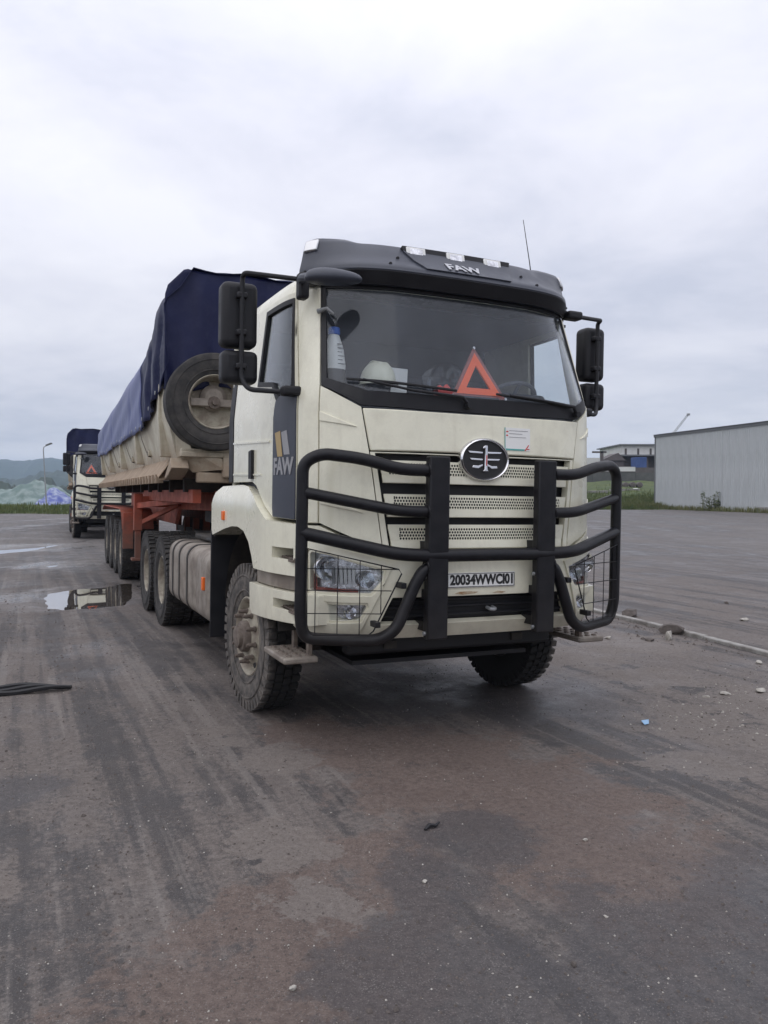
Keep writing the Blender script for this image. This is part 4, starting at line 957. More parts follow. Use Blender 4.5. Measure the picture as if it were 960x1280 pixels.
# tub: front headboard, sides leaning in towards a dust-covered ledge
sec = [(-1.25,3.10),(-1.235,2.50),(-1.115,2.03),(-1.10,1.95),(1.10,1.95),(1.115,2.03),(1.235,2.50),(1.25,3.10)]
mb = MB(); n = len(sec)
for y in (Y0, Y1): mb.v += [(x, y, z) for x, z in sec]
mb.f += [(i, i+1, n+i+1, n+i) for i in range(n-1)] + [tuple(range(n-1,-1,-1)), tuple(range(n, 2*n)), (0, n, 2*n-1, n-1)]
tub = mb.build('tub', M_body, trailer, sharp=25, bevel=.012)
hb = MB().prism([(-1.25,3.0),(1.25,3.0),(1.24,3.86),(1.02,4.05),(-1.02,4.05),(-1.24,3.86)][::-1], Y0 - .01, Y0 + .06, 'y').build('headboard', M_body, tub, bevel=.01)
# sloped ledge, worn saw-tooth lower edge
for sg in (-1, 1):
    ys_ = np.linspace(5.08, 16.4, 90); mb = MB()
    for i, y in enumerate(ys_):
        j = random.uniform(-.006, .006); tooth = .030 if i % 2 else 0.0
        mb.v += [(sg*1.105, y, 2.035), (sg*1.19, y, 1.91), (sg*1.272, y, 1.80 + j + tooth), (sg*1.265, y, 1.775 + j + tooth), (sg*.98, y, 1.80)]
    for i in range(len(ys_)-1):
        for k in range(4):
            f = (i*5+k, i*5+k+1, (i+1)*5+k+1, (i+1)*5+k); mb.f.append(f if sg > 0 else f[::-1])
    mb.build('dust_ledge', M_dustledge, trailer, sharp=30, solid=.008)
    for k in range(34):
        y = 5.2 + k*.334; MB().box(*sorted((sg*1.20, sg*1.292)), y, y+.07, 1.735, 1.835).build('edge_lug', M_dustledge, trailer)
    for k, y in enumerate((5.15, 7.9, 10.6, 13.3, 15.9)):
        MB().prism([(sg*1.10,2.05),(sg*1.235,2.05),(sg*1.272,2.50),(sg*1.275,3.05),(sg*1.24,3.05),(sg*1.225,2.50)], y, y+.15, 'y').build('side_rib', M_body, trailer, bevel=.008)
    for y in (5.6, 6.95, 9.25, 11.95, 14.6):
        MB().lathe([(-.03,0),(-.03,.022),(-.012,.05),(.02,.055)], 12, 'x', (sg*1.165 if sg < 0 else 1.165, y, 2.17)).build('eye_plate', M_under, trailer)
        MB().box(*sorted((sg*1.12, sg*1.19)), y-.10, y-.02, 2.13, 2.21).build('eye_lug', M_body, trailer, bevel=.01)
    # front gusset plates
    mb = MB(); mb.prism([(4.66,2.02),(4.70,1.99),(5.12,1.80),(5.08,1.775),(4.80,1.82),(4.55,1.90)], *sorted((sg*1.0, sg*1.20)))
    mb.build('front_gusset', M_body, trailer, bevel=.01)
    MB().add([(sg*1.235,4.69,2.52),(sg*1.115,4.69,2.03),(sg*.93,4.69,1.86),(sg*.60,4.55,1.90),(sg*.62,4.55,2.02),(sg*.95,4.58,2.10),(sg*1.16,4.69,2.52)],
             [(0,1,2,3,4,5,6) if sg < 0 else (6,5,4,3,2,1,0)]).build('front_chamfer', M_body, trailer, sharp=0, solid=.04)
MB().box(-.62,.62,4.50,4.70,1.80,2.04).box(-.9,.9,4.60,4.72,1.74,1.86).build('front_sill', M_body, trailer, bevel=.02)
# spare wheel carried on the headboard
spare = empty('spare_wheel', (-.735, 4.52, 2.655), (0, 0, R(90)), trailer)
for ch_ in dw.children:
    if ch_.name.startswith(('tyre', 'rim')) and abs(ch_.location.x) < .1:
        if ch_.name.startswith('tyre'): c = tyre_mesh('tyre', M_rubber, False)
        else: c = ch_.copy(); col.objects.link(c)
        c.parent = spare; c.scale = (.95, 1.05, 1.05)
MB().box(-.02,.06,-.27,.27,-.045,.045).lathe([(-.01,0),(-.01,.10),(.03,.15),(.06,.155)], 20, 'x', (0,0,.06)).build('clamp_bar', M_tank, spare, bevel=.01)
MB().lathe([(-.08,0),(-.08,.03),(-.03,.035),(-.03,.07),(0,.08)], 12, 'x').build('clamp_nut', M_hub, spare)
MB().box(-1.1,-.4,4.52,4.70,2.03,2.09).bar((-1.1,4.56,2.10),(-.4,4.56,2.10),.05,.05).bar((-.735,4.69,2.1),(-.735,4.69,3.2),.12,.05).build('spare_carrier', M_body, trailer, bevel=.01)
# red running gear
fr = empty('running_frame', parent=trailer)
for sg in (-1, 1):
    MB().prism([(4.9,1.40),(8.6,1.36),(9.0,1.10),(16.4,1.10),(16.4,1.62),(4.9,1.62)], sg*.44, sg*.50).build('frame_beam', M_red, fr, bevel=.01)
    for z in (1.63,): MB().box(*sorted((sg*.36, sg*.58)), 4.9, 16.4, z-.01, z+.02).build('beam_flange', M_red, fr)
    MB().box(*sorted((sg*.80, sg*.90)), 4.9, 10.2, 1.50, 1.66).build('outrigger_rail', M_red, fr)
    leg = MB().box(*sorted((sg*1.00, sg*1.14)), 9.20, 9.34, .98, 1.60).build('landing_leg', M_red, fr, bevel=.012)
    MB().box(*sorted((sg*1.025, sg*1.115)), 9.225, 9.315, .52, 1.0).build('leg_slide', M_red, leg); MB().box(*sorted((sg*.97, sg*1.17)), 9.15, 9.39, .48, .52).build('leg_foot', M_red, leg)
    MB().bar((sg*1.07,9.25,1.40),(sg*.62,7.2,1.52),.07,.09).build('leg_brace', M_red, fr)
    MB().bar((sg*1.0,9.25,1.12),(sg*.55,8.2,1.45),.06,.07).build('leg_brace', M_red, fr)
    mg = MB(); mg.grid(lambda t, x: (sg*x, 10.15 + t*5.3, 1.22 + .10*math.sin(min(1, t*9, (1-t)*9)*math.pi/2) - .25*max(0, .05-t)/.05), np.linspace(0, 1, 24), [.70, 1.24, 1.25]); mg.build('wheel_guard', M_red, fr, solid=.02)
    MB().box(*sorted((sg*1.06, sg*1.24)), 10.10, 10.16, .62, 1.26).build('guard_end_plate', M_red, fr, bevel=.008)
MB().box(-1.0,1.0,9.2,9.34,1.38,1.56).build('leg_crossbeam', M_red, fr)
for y in (5.2, 6.4, 7.6, 8.8, 10.0, 11.4, 12.8, 14.2, 15.6): MB().box(-.95,.95,y,y+.12,1.63,1.80).build('cross_bearer', M_under, fr)
MB().box(-.40,.40,5.0,6.8,1.22,1.38).build('coupler_plate', M_under, fr)
for k, y in enumerate((11.0, 12.2, 13.4, 14.6)):
    MB().bar((-.9,y,.545),(.9,y,.545),.13,.13).build('trailer_axle', M_under, trailer)
    for sg in (-1, 1):
        MB().bar((sg*.5,y-.5,.80),(sg*.5,y+.5,.80),.09,.12).build('leaf_spring', M_under, trailer); MB().box(*sorted((sg*.44,sg*.56)), y+.5, y+.62, .72, 1.12).build('spring_hanger', M_red, trailer)
        c = copy_tree(dw, trailer); c.location = (sg*1.06, y, .545); c.rotation_euler = (random.random()*3, 0, R(0 if sg < 0 else 180))
# ------------------------------------------------------------------ tarpaulin thrown over the load
ZT = [(4.55,3.95),(4.9,4.00),(5.25,3.90),(5.65,3.78),(6.1,3.60),(6.5,3.52),(8,3.46),(10,3.40),(12.8,3.31),(16.75,3.18)]
ZL = [(4.55,2.78),(4.9,2.80),(5.3,2.72),(5.95,2.58),(6.8,2.50),(7.7,2.47),(10.7,2.50),(13,2.47),(16.75,2.50)]
def zt(y): return float(np.interp(y, [p[0] for p in ZT], [p[1] for p in ZT]))
def zl(y): return float(np.interp(y, [p[0] for p in ZL], [p[1] for p in ZL])) + .022*math.sin(y*1.7) + .010*math.sin(y*5.3+1)
def fold(y, z, sg):
    q = y - .55*max(0, 4.1 - z)*max(0, 1 - (y-4.6)/2.6)
    k = .08 + .92*max(0, 1 - max(0, y - 5.9)/1.5); w2 = math.exp(-((y - 8.55)/.12)**2) + .8*math.exp(-((y - 12.3)/.16)**2) + .6*math.exp(-((y - 14.7)/.12)**2)
    a = k*(.030*math.sin(q*5.3 + sg) + .022*math.sin(q*11.7 + 1.3*sg) + .013*math.sin(q*23 + z*2)) - .045*w2
    return a * min(1, max(.15, (zt(y) - z) / .5)) + .008*math.sin(z*13 + y*2.1)
us = np.concatenate([np.linspace(0, 1, 17), np.linspace(1, 2, 17)[1:], np.linspace(2, 3, 17)[1:]])
ysT = np.concatenate([np.linspace(4.56, 7.5, 66), np.linspace(7.5, 16.75, 130)[1:]])
def tarp(y, u):
    t, l = zt(y), zl(y); hump = .12*math.sin(y*1.2+.5) * .5 + .05*math.sin(y*2.9)
    fr_ = max(0, 1 - (y-4.56)/.9)                          # the headboard's sloping shoulder
    if u <= 1:
        z = l + (t - l)*u; x = -1.288 - fold(y, z, 1) + .16*max(0, u-.85)/.15*(.4 + .6*fr_)
    elif u >= 2:
        v = 3 - u; z = l + (t - l)*v; x = 1.288 + fold(y, z, -1) - .16*max(0, v-.85)/.15*(.4 + .6*fr_)
    else:
        v = u - 1; x = -1.288 + .16*(.4+.6*fr_) - fold(y, t, 1)*(1-v) + v*(2.576 - .32*(.4+.6*fr_)) ; z = t + math.sin(math.pi*v)*(.10 + hump*.6)*(1-fr_) + .215*fr_*min(1, 18*min(v, 1-v)) + .02*math.sin(v*19+y*3)
    return (x, y, z)
mb = MB(); mb.grid(tarp, ysT[:56], us)
xsF = np.linspace(-1, 1, 60); zsF = np.linspace(0, 1, 34)
def front(u, v):                                                # hanging front panel with folds
    top = 3.95 +   .215*min(1, 18*min((u+1)/2, (1-u)/2)) + .012*math.sin(u*11)
    bot = 2.80 + .25*abs(u) ** 6 * 0 + .05*math.sin(u*9)
    z = bot + (top - bot)*v; hw = 1.285 - .07*max(0, (z - 3.85)/.25)
    y = 4.60 - (.035*math.sin(u*17 + (1-v)*2.0) + .02*math.sin(u*37 + v*3)) * (1-v)**.5 - .03*(1-v) + .0
    return (u*hw, y, z)
mb.grid(front, xsF, zsF)
tarpo = empty('tarpaulin'); mb.build('front_sheet', M_tarp, tarpo, sharp=75, solid=.006)
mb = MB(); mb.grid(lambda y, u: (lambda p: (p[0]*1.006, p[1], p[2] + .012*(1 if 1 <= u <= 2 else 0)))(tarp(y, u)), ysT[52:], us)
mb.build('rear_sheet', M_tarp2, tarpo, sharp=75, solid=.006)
M_rope = mat('rope', (.22, .20, .17), None, 3, .9)
for y in (6.9, 9.2, 11.9, 14.5):
    for sg in (-1, 1): MB().tube([(sg*1.31, y, zl(y) + .05), (sg*1.27, y + .04, zl(y) - .12), (sg*1.20, y + .05, 2.18)], .006, 5).build('tie_rope', M_rope, tarpo)
for y in np.arange(5.2, 16.6, .55): MB().lathe([(-.012,.014),(-.016,.022),(-.010,.028)], 10, 'x', (-1.305 - fold(y, zl(y) + .06, 1), y, zl(y) + .06)).build('eyelet', M_galv, tarpo)
tarpo.location = trailer.location; tarpo.rotation_euler = trailer.rotation_euler
tag(tarpo, 'navy blue tarpaulin draped over the nearest trailer load', 'tarpaulin', 'tarpaulins over the trailers')

# ------------------------------------------------------------------ things behind the windscreen
Rm = Matrix.Rotation(YAW, 3, 'Z') @ Matrix.Rotation(ROLL, 3, 'Y')
def w_at(x, y, z): return ORG + Rm @ Vector((x, y, z))
def thing(name, label, cat, x, y, z, rot=0, group=None):
    o = empty(name, w_at(x, y, z), (0, ROLL, YAW + R(rot))); return tag(o, label, cat, group)
DZ = 2.262
tri = thing('warning_triangle', 'orange-red warning triangle standing on the dashboard behind the windscreen', 'warning triangle', .125, .16, 2.285, 0)
tri.rotation_euler = (R(-14), ROLL, YAW)
def tri_pts(r_): return [(r_*math.sin(2*math.pi*k/3), r_*math.cos(2*math.pi*k/3)) for k in range(3)]
c0z = .135
def ring3(ro, ri, y0, y1):
    a, b_ = tri_pts(ro), tri_pts(ri); mb = MB()
    vs = [(p[0], y0, p[1] + c0z) for p in a] + [(p[0], y0, p[1] + c0z) for p in b_] + [(p[0], y1, p[1] + c0z) for p in a] + [(p[0], y1, p[1] + c0z) for p in b_]
    fs = []
    for k in range(3):
        l = (k+1) % 3; fs += [(k, l, 3+l, 3+k), (6+l, 6+k, 9+k, 9+l), (l, k, 6+k, 6+l), (3+k, 3+l, 9+l, 9+k)]
    return mb.add(vs, fs)
ring3(.250, .205, -.004, .008).build('outer_rim', mat('dim_red_reflector', (.30,.10,.085), None, 3, .5), tri, sharp=0)
ring3(.205, .112, -.008, .006).build('fluorescent_band', mat('fluorescent_orange', (1.0,.14,.03), None, 3, .5), tri, sharp=0)
for p in tri_pts(.243): MB().lathe([(-.012,0),(-.012,.010),(.0,.012)], 10, 'y', (p[0], 0, p[1]+c0z)).build('corner_rivet', M_silver, tri)
MB().box(-.15,.15,-.02,.04,-.01,.012).build('stand', M_dark, tri)
he = thing('safety_helmet', 'cream hard hat lying on the dashboard beside the bottle', 'helmet', -.575, .31, 2.305, 12)
mb = MB(); nn_, mm_ = 28, 10
for i in range(mm_ + 1):
    f = math.pi/2*i/mm_
    for k in range(nn_):
        a = 2*math.pi*k/nn_; r_ = math.cos(f) ** .75; mb.v.append((.112*r_*math.cos(a), .135*r_*math.sin(a), .05 + .148*math.sin(f)))
for i in range(mm_): mb.f += [(i*nn_+k, i*nn_+(k+1) % nn_, (i+1)*nn_+(k+1) % nn_, (i+1)*nn_+k) for k in range(nn_)]
mb.build('shell', M_helmet, he, sharp=60, solid=.004)
mb = MB()
for a in range(24):
    an = 2*math.pi*a/24; pk = 1 + .28*max(0, -math.sin(an)) ** 3; mb.v += [(.112*math.cos(an), .135*math.sin(an), .052), (.124*math.cos(an), .148*math.sin(an)*pk, .044)]
mb.f = [(2*a, 2*a+1, (2*a+3) % 48, (2*a+2) % 48) for a in range(24)]
mb.build('brim', M_helmet, he, solid=.005); 
for x in (-.045, 0, .045): MB().tube([(x*(1-.3*abs(t)), .12*t, .052 + .148*math.sqrt(max(0, 1-t*t*.95))) for t in np.linspace(-.95,.95,15)], .006, 6).build('ridge', M_helmet, he)
MB().lathe([(0,.085),(.045,.088),(.05,.08)], 20, 'z').build('liner', M_dark, he)
bo = thing('water_bottle', 'white bottle with blue cap standing at the near corner of the windscreen', 'bottle', -.87, .37, DZ + .005)
MB().lathe([(0,0),(0,.072),(.02,.080),(.16,.080),(.17,.078)], 24, 'z').build('dark_base', mat('dark_bottle', (.035,.03,.03), None, 3, .2), bo)
MB().lathe([(.17,.079),(.20,.079),(.30,.066),(.385,.040),(.40,.033),(.40,0)], 24, 'z').build('label_sleeve', M_white, bo)
MB().lathe([(.40,.034),(.405,.040),(.445,.038),(.45,.03),(.45,0)], 20, 'z').build('cap', M_blue, bo)
for k, l in enumerate((.05,.035,.045,.03,.05,.04)):
    MB().box(.0, l, -.0795+.004*k, -.070, .20+.026*k, .204+.026*k).build('print_mark', M_ink, bo)
MB().tube([(.02,.0,.44),(-.03,.02,.55),(-.06,.03,.66)], .006, 6).build('cord', M_seal, bo)
pa = thing('paper_sheet', 'white sheet of paper propped behind the hard hat', 'paper', -.40, .44, DZ + .004, -6)
MB().add([(-.105,0,0),(.10,.01,0),(.115,.03,.235),(-.10,.03,.245)], [(0,1,2,3)]).build('sheet', M_white, pa, sharp=0, solid=.002)
rb = thing('red_packet', 'small red packet lying left of the warning triangle on the dashboard', 'packet', -.135, .19, 2.262, 10)
mb = MB(); 
mb.grid(lambda u, v: (u*.075, .03*math.cos(v*3.14), .055 + (.05 + .012*math.sin(u*7))*math.sin(v*3.14 - .2)*(1 - .5*u*u)), np.linspace(-1,1,14), np.linspace(0,2,14)); mb.build('packet_skin', M_redp, rb, sharp=60)
pb = thing('plastic_bag', 'crumpled clear plastic bag behind the warning triangle', 'bag', .0, .42, DZ + .004)
mb = MB()
def bag(u, v):
    a = 2*math.pi*u; r_ = .15*math.sin(math.pi*(v*.9+.08)) ** .6*(1 + .14*math.sin(a*7) + .10*math.sin(a*13 + v*9)); return (r_*1.1*math.cos(a), r_*.6*math.sin(a), v*.30)
mb.grid(bag, np.linspace(0,1,49), np.linspace(0,1,14)); mb.build('bag_skin', glass('bag_film', (.72,.74,.78), 1.5, .15), pb, sharp=40)

# ------------------------------------------------------------------ the second rig behind
SH = Vector((-10.12, 22.40, 0))
truck2 = copy_tree(truck); T2 = YAW - R(1.5); wl_ = Vector((-1.035, 1.255, 0))
truck2.location = truck.location + SH + Matrix.Rotation(YAW, 3, 'Z') @ wl_ - Matrix.Rotation(T2, 3, 'Z') @ wl_; truck2.rotation_euler = (0, ROLL, T2)
tag(truck2, 'far cream tractor truck partly hidden behind the nearest trailer', 'truck', 'tractor trucks')
trailer2 = copy_tree(trailer)
T2Y = TYAW - R(4.5)                                              # the far trailer stands slightly askew
kp = Vector((0, 5.9, 0)); loc2 = truck2.location + Matrix.Rotation(T2, 3, 'Z') @ kp - Matrix.Rotation(T2Y, 3, 'Z') @ kp
trailer2.location = loc2; trailer2.rotation_euler = (0, ROLL, T2Y)
tag(trailer2, 'far cream tipper trailer coupled behind the second truck', 'trailer', 'tipper trailers')
tarp2 = copy_tree(tarpo); tarp2.location = loc2; tarp2.rotation_euler = (0, ROLL, T2Y)
tag(tarp2, 'dark tarpaulin over the far trailer, showing above the second truck', 'tarpaulin', 'tarpaulins over the trailers')
tri2 = copy_tree(tri); tri2.location = truck2.location + Matrix.Rotation(T2, 3, 'Z') @ Vector((-.60, .25, 2.27))
tag(tri2, 'orange warning triangle behind the windscreen of the far truck', 'warning triangle')

# ------------------------------------------------------------------ right: kerb, shed, embankment and buildings
def hz1(x, y): return float(hz(np.array([x]), np.array([y]))[0])
kerb = empty('kerb'); tag(kerb, kind='structure')
ka, kb = Vector((1.3, 15.5)), Vector((5.9, 2.1)); kd = (kb - ka).normalized(); nk = 14; kl = (kb - ka).length / nk
for k in range(nk):
    p0, p1 = ka + kd * (k * kl + .006), ka + kd * ((k + 1) * kl - .006); z = (hz1(*p0) + hz1(*p1)) / 2; j = random.uniform(-.008, .006)
    MB().bar((p0.x, p0.y, z + .0 + j), (p1.x, p1.y, z + .0 + j + random.uniform(-.004, .004)), .085, .085).build('kerb_stone', M_kerb, kerb, bevel=.012)

SA, SB = Vector((27.0, 78.7)), Vector((34.6, 47.9)); sd_ = (SB - SA).normalized(); sn = Vector((sd_.y, -sd_.x)) * -1   # wall runs towards us
if sn.x < 0: sn = -sn
ang = math.atan2(sd_.y, sd_.x); SL = (SB - SA).length; HS = 7.15
shed = empty('metal_shed', (SA.x, SA.y, 0), (0, 0, ang)); tag(shed, 'long grey corrugated metal shed at the right edge', 'shed')
# local frame: x along the visible wall, y outwards-left is the yard side
side = 1 if (Matrix.Rotation(-ang, 2) @ Vector((-1, -.25))).y > 0 else -1     # which local y faces the yard
nS = 28; wS = SL / nS; prof = []
for r_ in range(5):
    b0 = r_ * wS / 5; prof += [(b0, 0), (b0 + wS*.085, 0), (b0 + wS*.105, .035), (b0 + wS*.175, .035)]
prof.append((wS, 0))
mb = MB()
for z in (0.0, HS): mb.v += [(x, side * y, z) for x, y in prof]
n = len(prof); mb.f = [(i, i+1, n+i+1, n+i) for i in range(n-1)]
s0 = mb.build('wall_sheet', M_shed, shed, sharp=20)
for k in range(1, nS):
    o = s0.copy(); col.objects.link(o); o.parent = shed; o.location = (k * wS, side * random.uniform(-.006, .006), random.uniform(-.02, .02))
DP = -side * 18.0
MB().box(.02, SL, *sorted((DP, -side * .05)), 0, HS - .05).build('shed_core', M_shed, shed, sharp=0)
MB().box(-.15, SL + .1, *sorted((side * .12, -side * .25)), HS - .06, HS + .20).build('eave_flashing', M_shed_d, shed, sharp=0)
MB().prism([(side*.25, HS + .2), (DP/2, HS + 1.1), (DP, HS + .2)], -.2, SL + .1).build('roof', M_shed_d, shed, sharp=0)
MB().box(-.06, .06, *sorted((side * .07, -side * .06)), 0, HS).build('corner_trim', M_shed_d, shed, sharp=0)
MB().box(15.0, SL, *sorted((side * .35, side * .02)), 0, .45).build('plinth', M_conc, shed, bevel=.02)

# green embankment behind the yard, right
PY = [(74.5,-.15),(77,.30),(82,.8),(95,2.2),(108,3.1),(240,3.2)]
xs = np.linspace(2, 110, 70); ys = np.concatenate([np.linspace(74.5, 112, 50), np.linspace(112, 240, 14)[1:]]); mb = MB()
def emb(x, y):
    t = min(1, max(0, (x - 2) / 12)); z = float(np.interp(y, [p[0] for p in PY], [p[1] for p in PY])) * t * t * (3 - 2*t) - .15*(1-t)
    return (x, y, z + (.30 * float(vnoise(np.array([x*.6+20]), np.array([y*.6+20]), 11)[0]) + .15 * float(vnoise(np.array([x*1.9+20]), np.array([y*1.9+20]), 12)[0])) * t)
mb.grid(lambda x, y: emb(x, y), xs, ys)
tag(mb.build('embankment', M_grass, sharp=80), kind='structure')
# grassy bank on the left
xs = np.linspace(-90, -4, 90); ys = np.linspace(60, 78, 26); mb = MB()
def bank(x, y):
    t = math.sin(math.pi * min(1, max(0, (y - 60) / 18))) ** .6; f = min(1, max(0, (-4 - x) / 10))
    e0 = .9 * math.sin(x * .35) + .5 * math.sin(x * 1.1)
    return (x, y + e0, -.18 + (.70 + .3*float(vnoise(np.array([x*.5+60]), np.array([y*.5+10]), 13)[0])) * t * f)
mb.grid(bank, xs, ys)
tag(mb.build('grass_bank', M_grass, sharp=80), kind='structure')

# grass blades (ragged edges)
M_blade = mat('grass_blade', (.060, .090, .022), (.115, .130, .040), .8, .8)
M_blade2 = mat('dry_grass_blade', (.10, .115, .038), (.16, .155, .065), .8, .85)
def blades(pts, hmin, hmax, wid):
    mb = MB()
    for x, y, z in pts:
        h_ = random.uniform(hmin, hmax); a = random.uniform(0, math.pi); dx, dy = math.cos(a)*wid, math.sin(a)*wid; lx, ly = random.uniform(-.3, .3)*h_, random.uniform(-.3, .3)*h_
        o = len(mb.v); mb.v += [(x-dx, y-dy, z-.03), (x+dx, y+dy, z-.03), (x+dx*.6+lx*.4, y+dy*.6+ly*.4, z+h_*.6), (x-dx*.6+lx*.4, y-dy*.6+ly*.4, z+h_*.6), (x+lx, y+ly, z+h_)]
        mb.f += [(o, o+1, o+2, o+3), (o+3, o+2, o+4)]
    return mb
pts = []
for _ in range(9000):
    x = random.uniform(-48, -12); y = 60 + abs(random.gauss(0, 4)); q = bank(x, min(y, 77)); pts.append((q[0], q[1], q[2]))
tag(blades(pts, .12, .42, .03).build('grass', M_blade, sharp=0), 'green grass tufts along the left bank', 'grass', kind='stuff')
pts = []
for _ in range(9000):
    x = random.uniform(16, 30); y = 74.6 + abs(random.gauss(0, 6)); q = emb(x, y)
    if x > 26.0 and y < 78.5: continue
    pts.append(q)
tag(blades(pts, .15, .55, .035).build('grass', M_blade, sharp=0), 'green grass on the embankment left of the metal shed', 'grass', kind='stuff')
pts = []
for _ in range(2600):                                            # tall tuft by the shed corner
    x = random.gauss(24.6, 1.5); y = 75.5 + abs(random.gauss(0, 1.6)); q = emb(x, y); pts.append((x, y, max(0, q[2])))
for _ in range(2600):                                            # weeds along the foot of the wall
    t = random.uniform(-1, SL); d_ = abs(random.gauss(0, .45)) + .1; p = SA + sd_ * t - sn * d_; pts.append((p.x, p.y, 0))
tag(blades(pts, .12, .55, .03).build('grass', M_blade2, sharp=0), 'dry weeds along the foot of the metal shed', 'grass', kind='stuff')
wd = empty('tall_weed', (28.55, 69.3, 0)); tag(wd, 'tall leafy weeds growing against the metal shed wall', 'weed')
for k in range(9):
    x0, y0 = random.uniform(-.75, .8), random.uniform(-.3, .3); h_ = random.uniform(.8, 1.75)
    st_ = MB().tube([(x0, y0, 0), (x0 + random.uniform(-.1,.1), y0, h_*.6), (x0 + random.uniform(-.2,.2), y0, h_)], [.03,.022,.01], 5).build('stem', M_blade2, wd)
    mb = MB()
    for q in range(26):
        z = random.uniform(.15, 1)*h_; a = random.uniform(0, 6.28); l = random.uniform(.15, .35); o = len(mb.v); c_, s_ = math.cos(a), math.sin(a)
        mb.v += [(x0, y0, z), (x0 + c_*l*.5 - s_*.06, y0 + s_*l*.5 + c_*.06, z + l*.35), (x0 + c_*l, y0 + s_*l, z + l*.1), (x0 + c_*l*.5 + s_*.06, y0 + s_*l*.5 - c_*.06, z + l*.35)]; mb.f.append((o, o+1, o+2, o+3))
    mb.build('leaves', M_blade, st_, sharp=0)

# dark boundary wall and what stands on the terrace behind it
wl = empty('boundary_wall', (0, 110, 3.0)); tag(wl, 'low dark concrete boundary wall above the green embankment', 'wall')
for k in range(16):
    MB().box(14 + k*3.0, 16.96 + k*3.0, -.1, .1, -.3, 1.38 + random.uniform(-.03, .03)).build('wall_panel', mat('dark_wall_concrete', (.085,.088,.085), (.12,.12,.115), .7, .9), wl)
wh = empty('warehouse', (42, 140, 3.1)); tag(wh, 'white walled warehouse with dark lower storey behind the dark wall', 'building')
MB().box(0, 34, 0, 14, 5.1, 6.85).build('upper_wall', M_bwhite, wh, sharp=0); MB().box(-.5, 34.5, -.6, 14.5, 6.85, 7.05).build('roof', M_shed_d, wh, sharp=0)
MB().box(1, 33, 2.5, 13.5, 0, 5.1).build('lower_storey', M_bdark, wh, sharp=0); MB().box(-.3, 34, -.5, .0, 4.95, 5.2).build('floor_edge', M_shed_d, wh, sharp=0)
for k in range(6): MB().box(.6 + k*2.2, .95 + k*2.2, -.06, .05, 5.2, 6.3).build('window', M_bdark, wh); MB().box(.2 + k*4.4, .5 + k*4.4, .3, .6, 0, 5.1).build('column', M_bdark, wh)
dk = empty('loading_deck', (36, 131, 3.0)); tag(dk, 'dark loading deck with pale parapet in front of the white warehouse', 'deck')
MB().box(0, 30, 0, 7, 0, 2.75).build('deck_wall', M_bdark, dk, sharp=0); MB().box(-.1, 5.6, -.15, .05, 2.1, 2.85).build('parapet', M_bwhite, dk, sharp=0)
ct = empty('blue_container', (42.0, 132.2, 5.76)); tag(ct, 'blue shipping container on the deck below the white warehouse', 'container')
MB().box(0, 1.9, 0, 2.4, 0, 1.75).build('container_shell', mat('container_blue', (.04,.08,.22), (.055,.10,.26), 1, .6), ct, bevel=.04)
for k in range(6): MB().box(.12 + k*.3, .22 + k*.3, -.04, .0, .1, 1.65).build('rib', MATS['container_blue'], ct)
dh = empty('small_house', (37.6, 136, 3.1)); tag(dh, 'small dark house with pitched roof left of the white warehouse', 'building')
MB().box(0, 3.6, 0, 5, 0, 4.0).build('wall', M_bdark, dh, sharp=0); MB().prism([(-.3,4.0),(3.9,4.0),(2.6,5.3),(1.6,4.9)], -.3, 5.3, 'y').build('roof', M_bdark, dh, sharp=0); MB().box(-3, .0, .5, 4, 0, 4.5).build('annex', M_bwhite, dh, sharp=0)
for k in range(2): MB().box(.5 + k*1.6, 1.3 + k*1.6, -.05, .02, 1.8, 3.0).build('window', M_seal, dh)
gp = empty('gate_post', (36.7, 134, 3.0)); tag(gp, 'dark gate post with crossbar beside the small dark house', 'post')
MB().box(0, .5, 0, .4, 0, 5.6).build('post', M_bdark, gp, sharp=0); MB().box(-1.4, 1.0, 0, .3, 5.3, 5.6).build('crossbar', M_bdark, gp, sharp=0)
for k, (dx, lb) in enumerate(((0, 'dark drum lying on the embankment, leftmost of three'), (.85, 'dark drum lying on the embankment, middle of three'), (1.7, 'dark drum lying on the embankment, rightmost of three'))):
    x, y = 29.3 + dx, 96.0; z = emb(x, y)[2]
    d_ = MB().lathe([(-.4,0),(-.4,.30),(-.38,.33),(-.05,.33),(0,.35),(.05,.33),(.38,.33),(.4,.30),(.4,0)], 18, 'y').build('drum', M_bdark, None, loc=(x, y, z + .28)); tag(d_, lb, 'drum', 'drums on the embankment')
for x, y, l, lb in ((26.0, 91.0, 3.6, 'grey concrete beam lying on the slope below the drums'), (22.6, 88.5, 2.6, 'grey concrete beam lying furthest left on the slope')):
    o = MB().bar((0,0,0),(l,.6,.05),.35,.30).build('concrete_beam', M_conc, None, bevel=.02, loc=(x, y, emb(x, y)[2] + .18)); tag(o, lb, 'beam', 'beams on the slope')
o = MB().add([(0,0,0),(.5,.05,.0),(.62,.2,.16),(.1,.25,.13),(.05,.3,0),(.55,.35,0)], [(0,1,2,3),(3,2,5,4),(0,3,4),(1,5,2),(0,4,5,1)]).build('white_scrap', M_white, None, loc=(29.0, 92.0, emb(29, 92)[2] + .05)); tag(o, 'white scrap sheet lying on the slope by the beams', 'scrap')
cr_ = empty('crane', (55.5, 170, 3.1)); tag(cr_, 'distant crane with its boom showing above the metal shed roof', 'crane')
MB().box(-3, 3, -1.3, 1.3, .5, 1.8).box(-1, 1.5, -1.2, 1.2, 1.8, 3.4).build('carrier', M_bdark, cr_, sharp=0)
for x in (-2, 2):
    for y in (-1.3, 1.1): MB().lathe([(0,0),(0,.55),(.3,.55),(.3,0)], 14, 'y', (x, y, .55)).build('wheel', M_rubber, cr_)
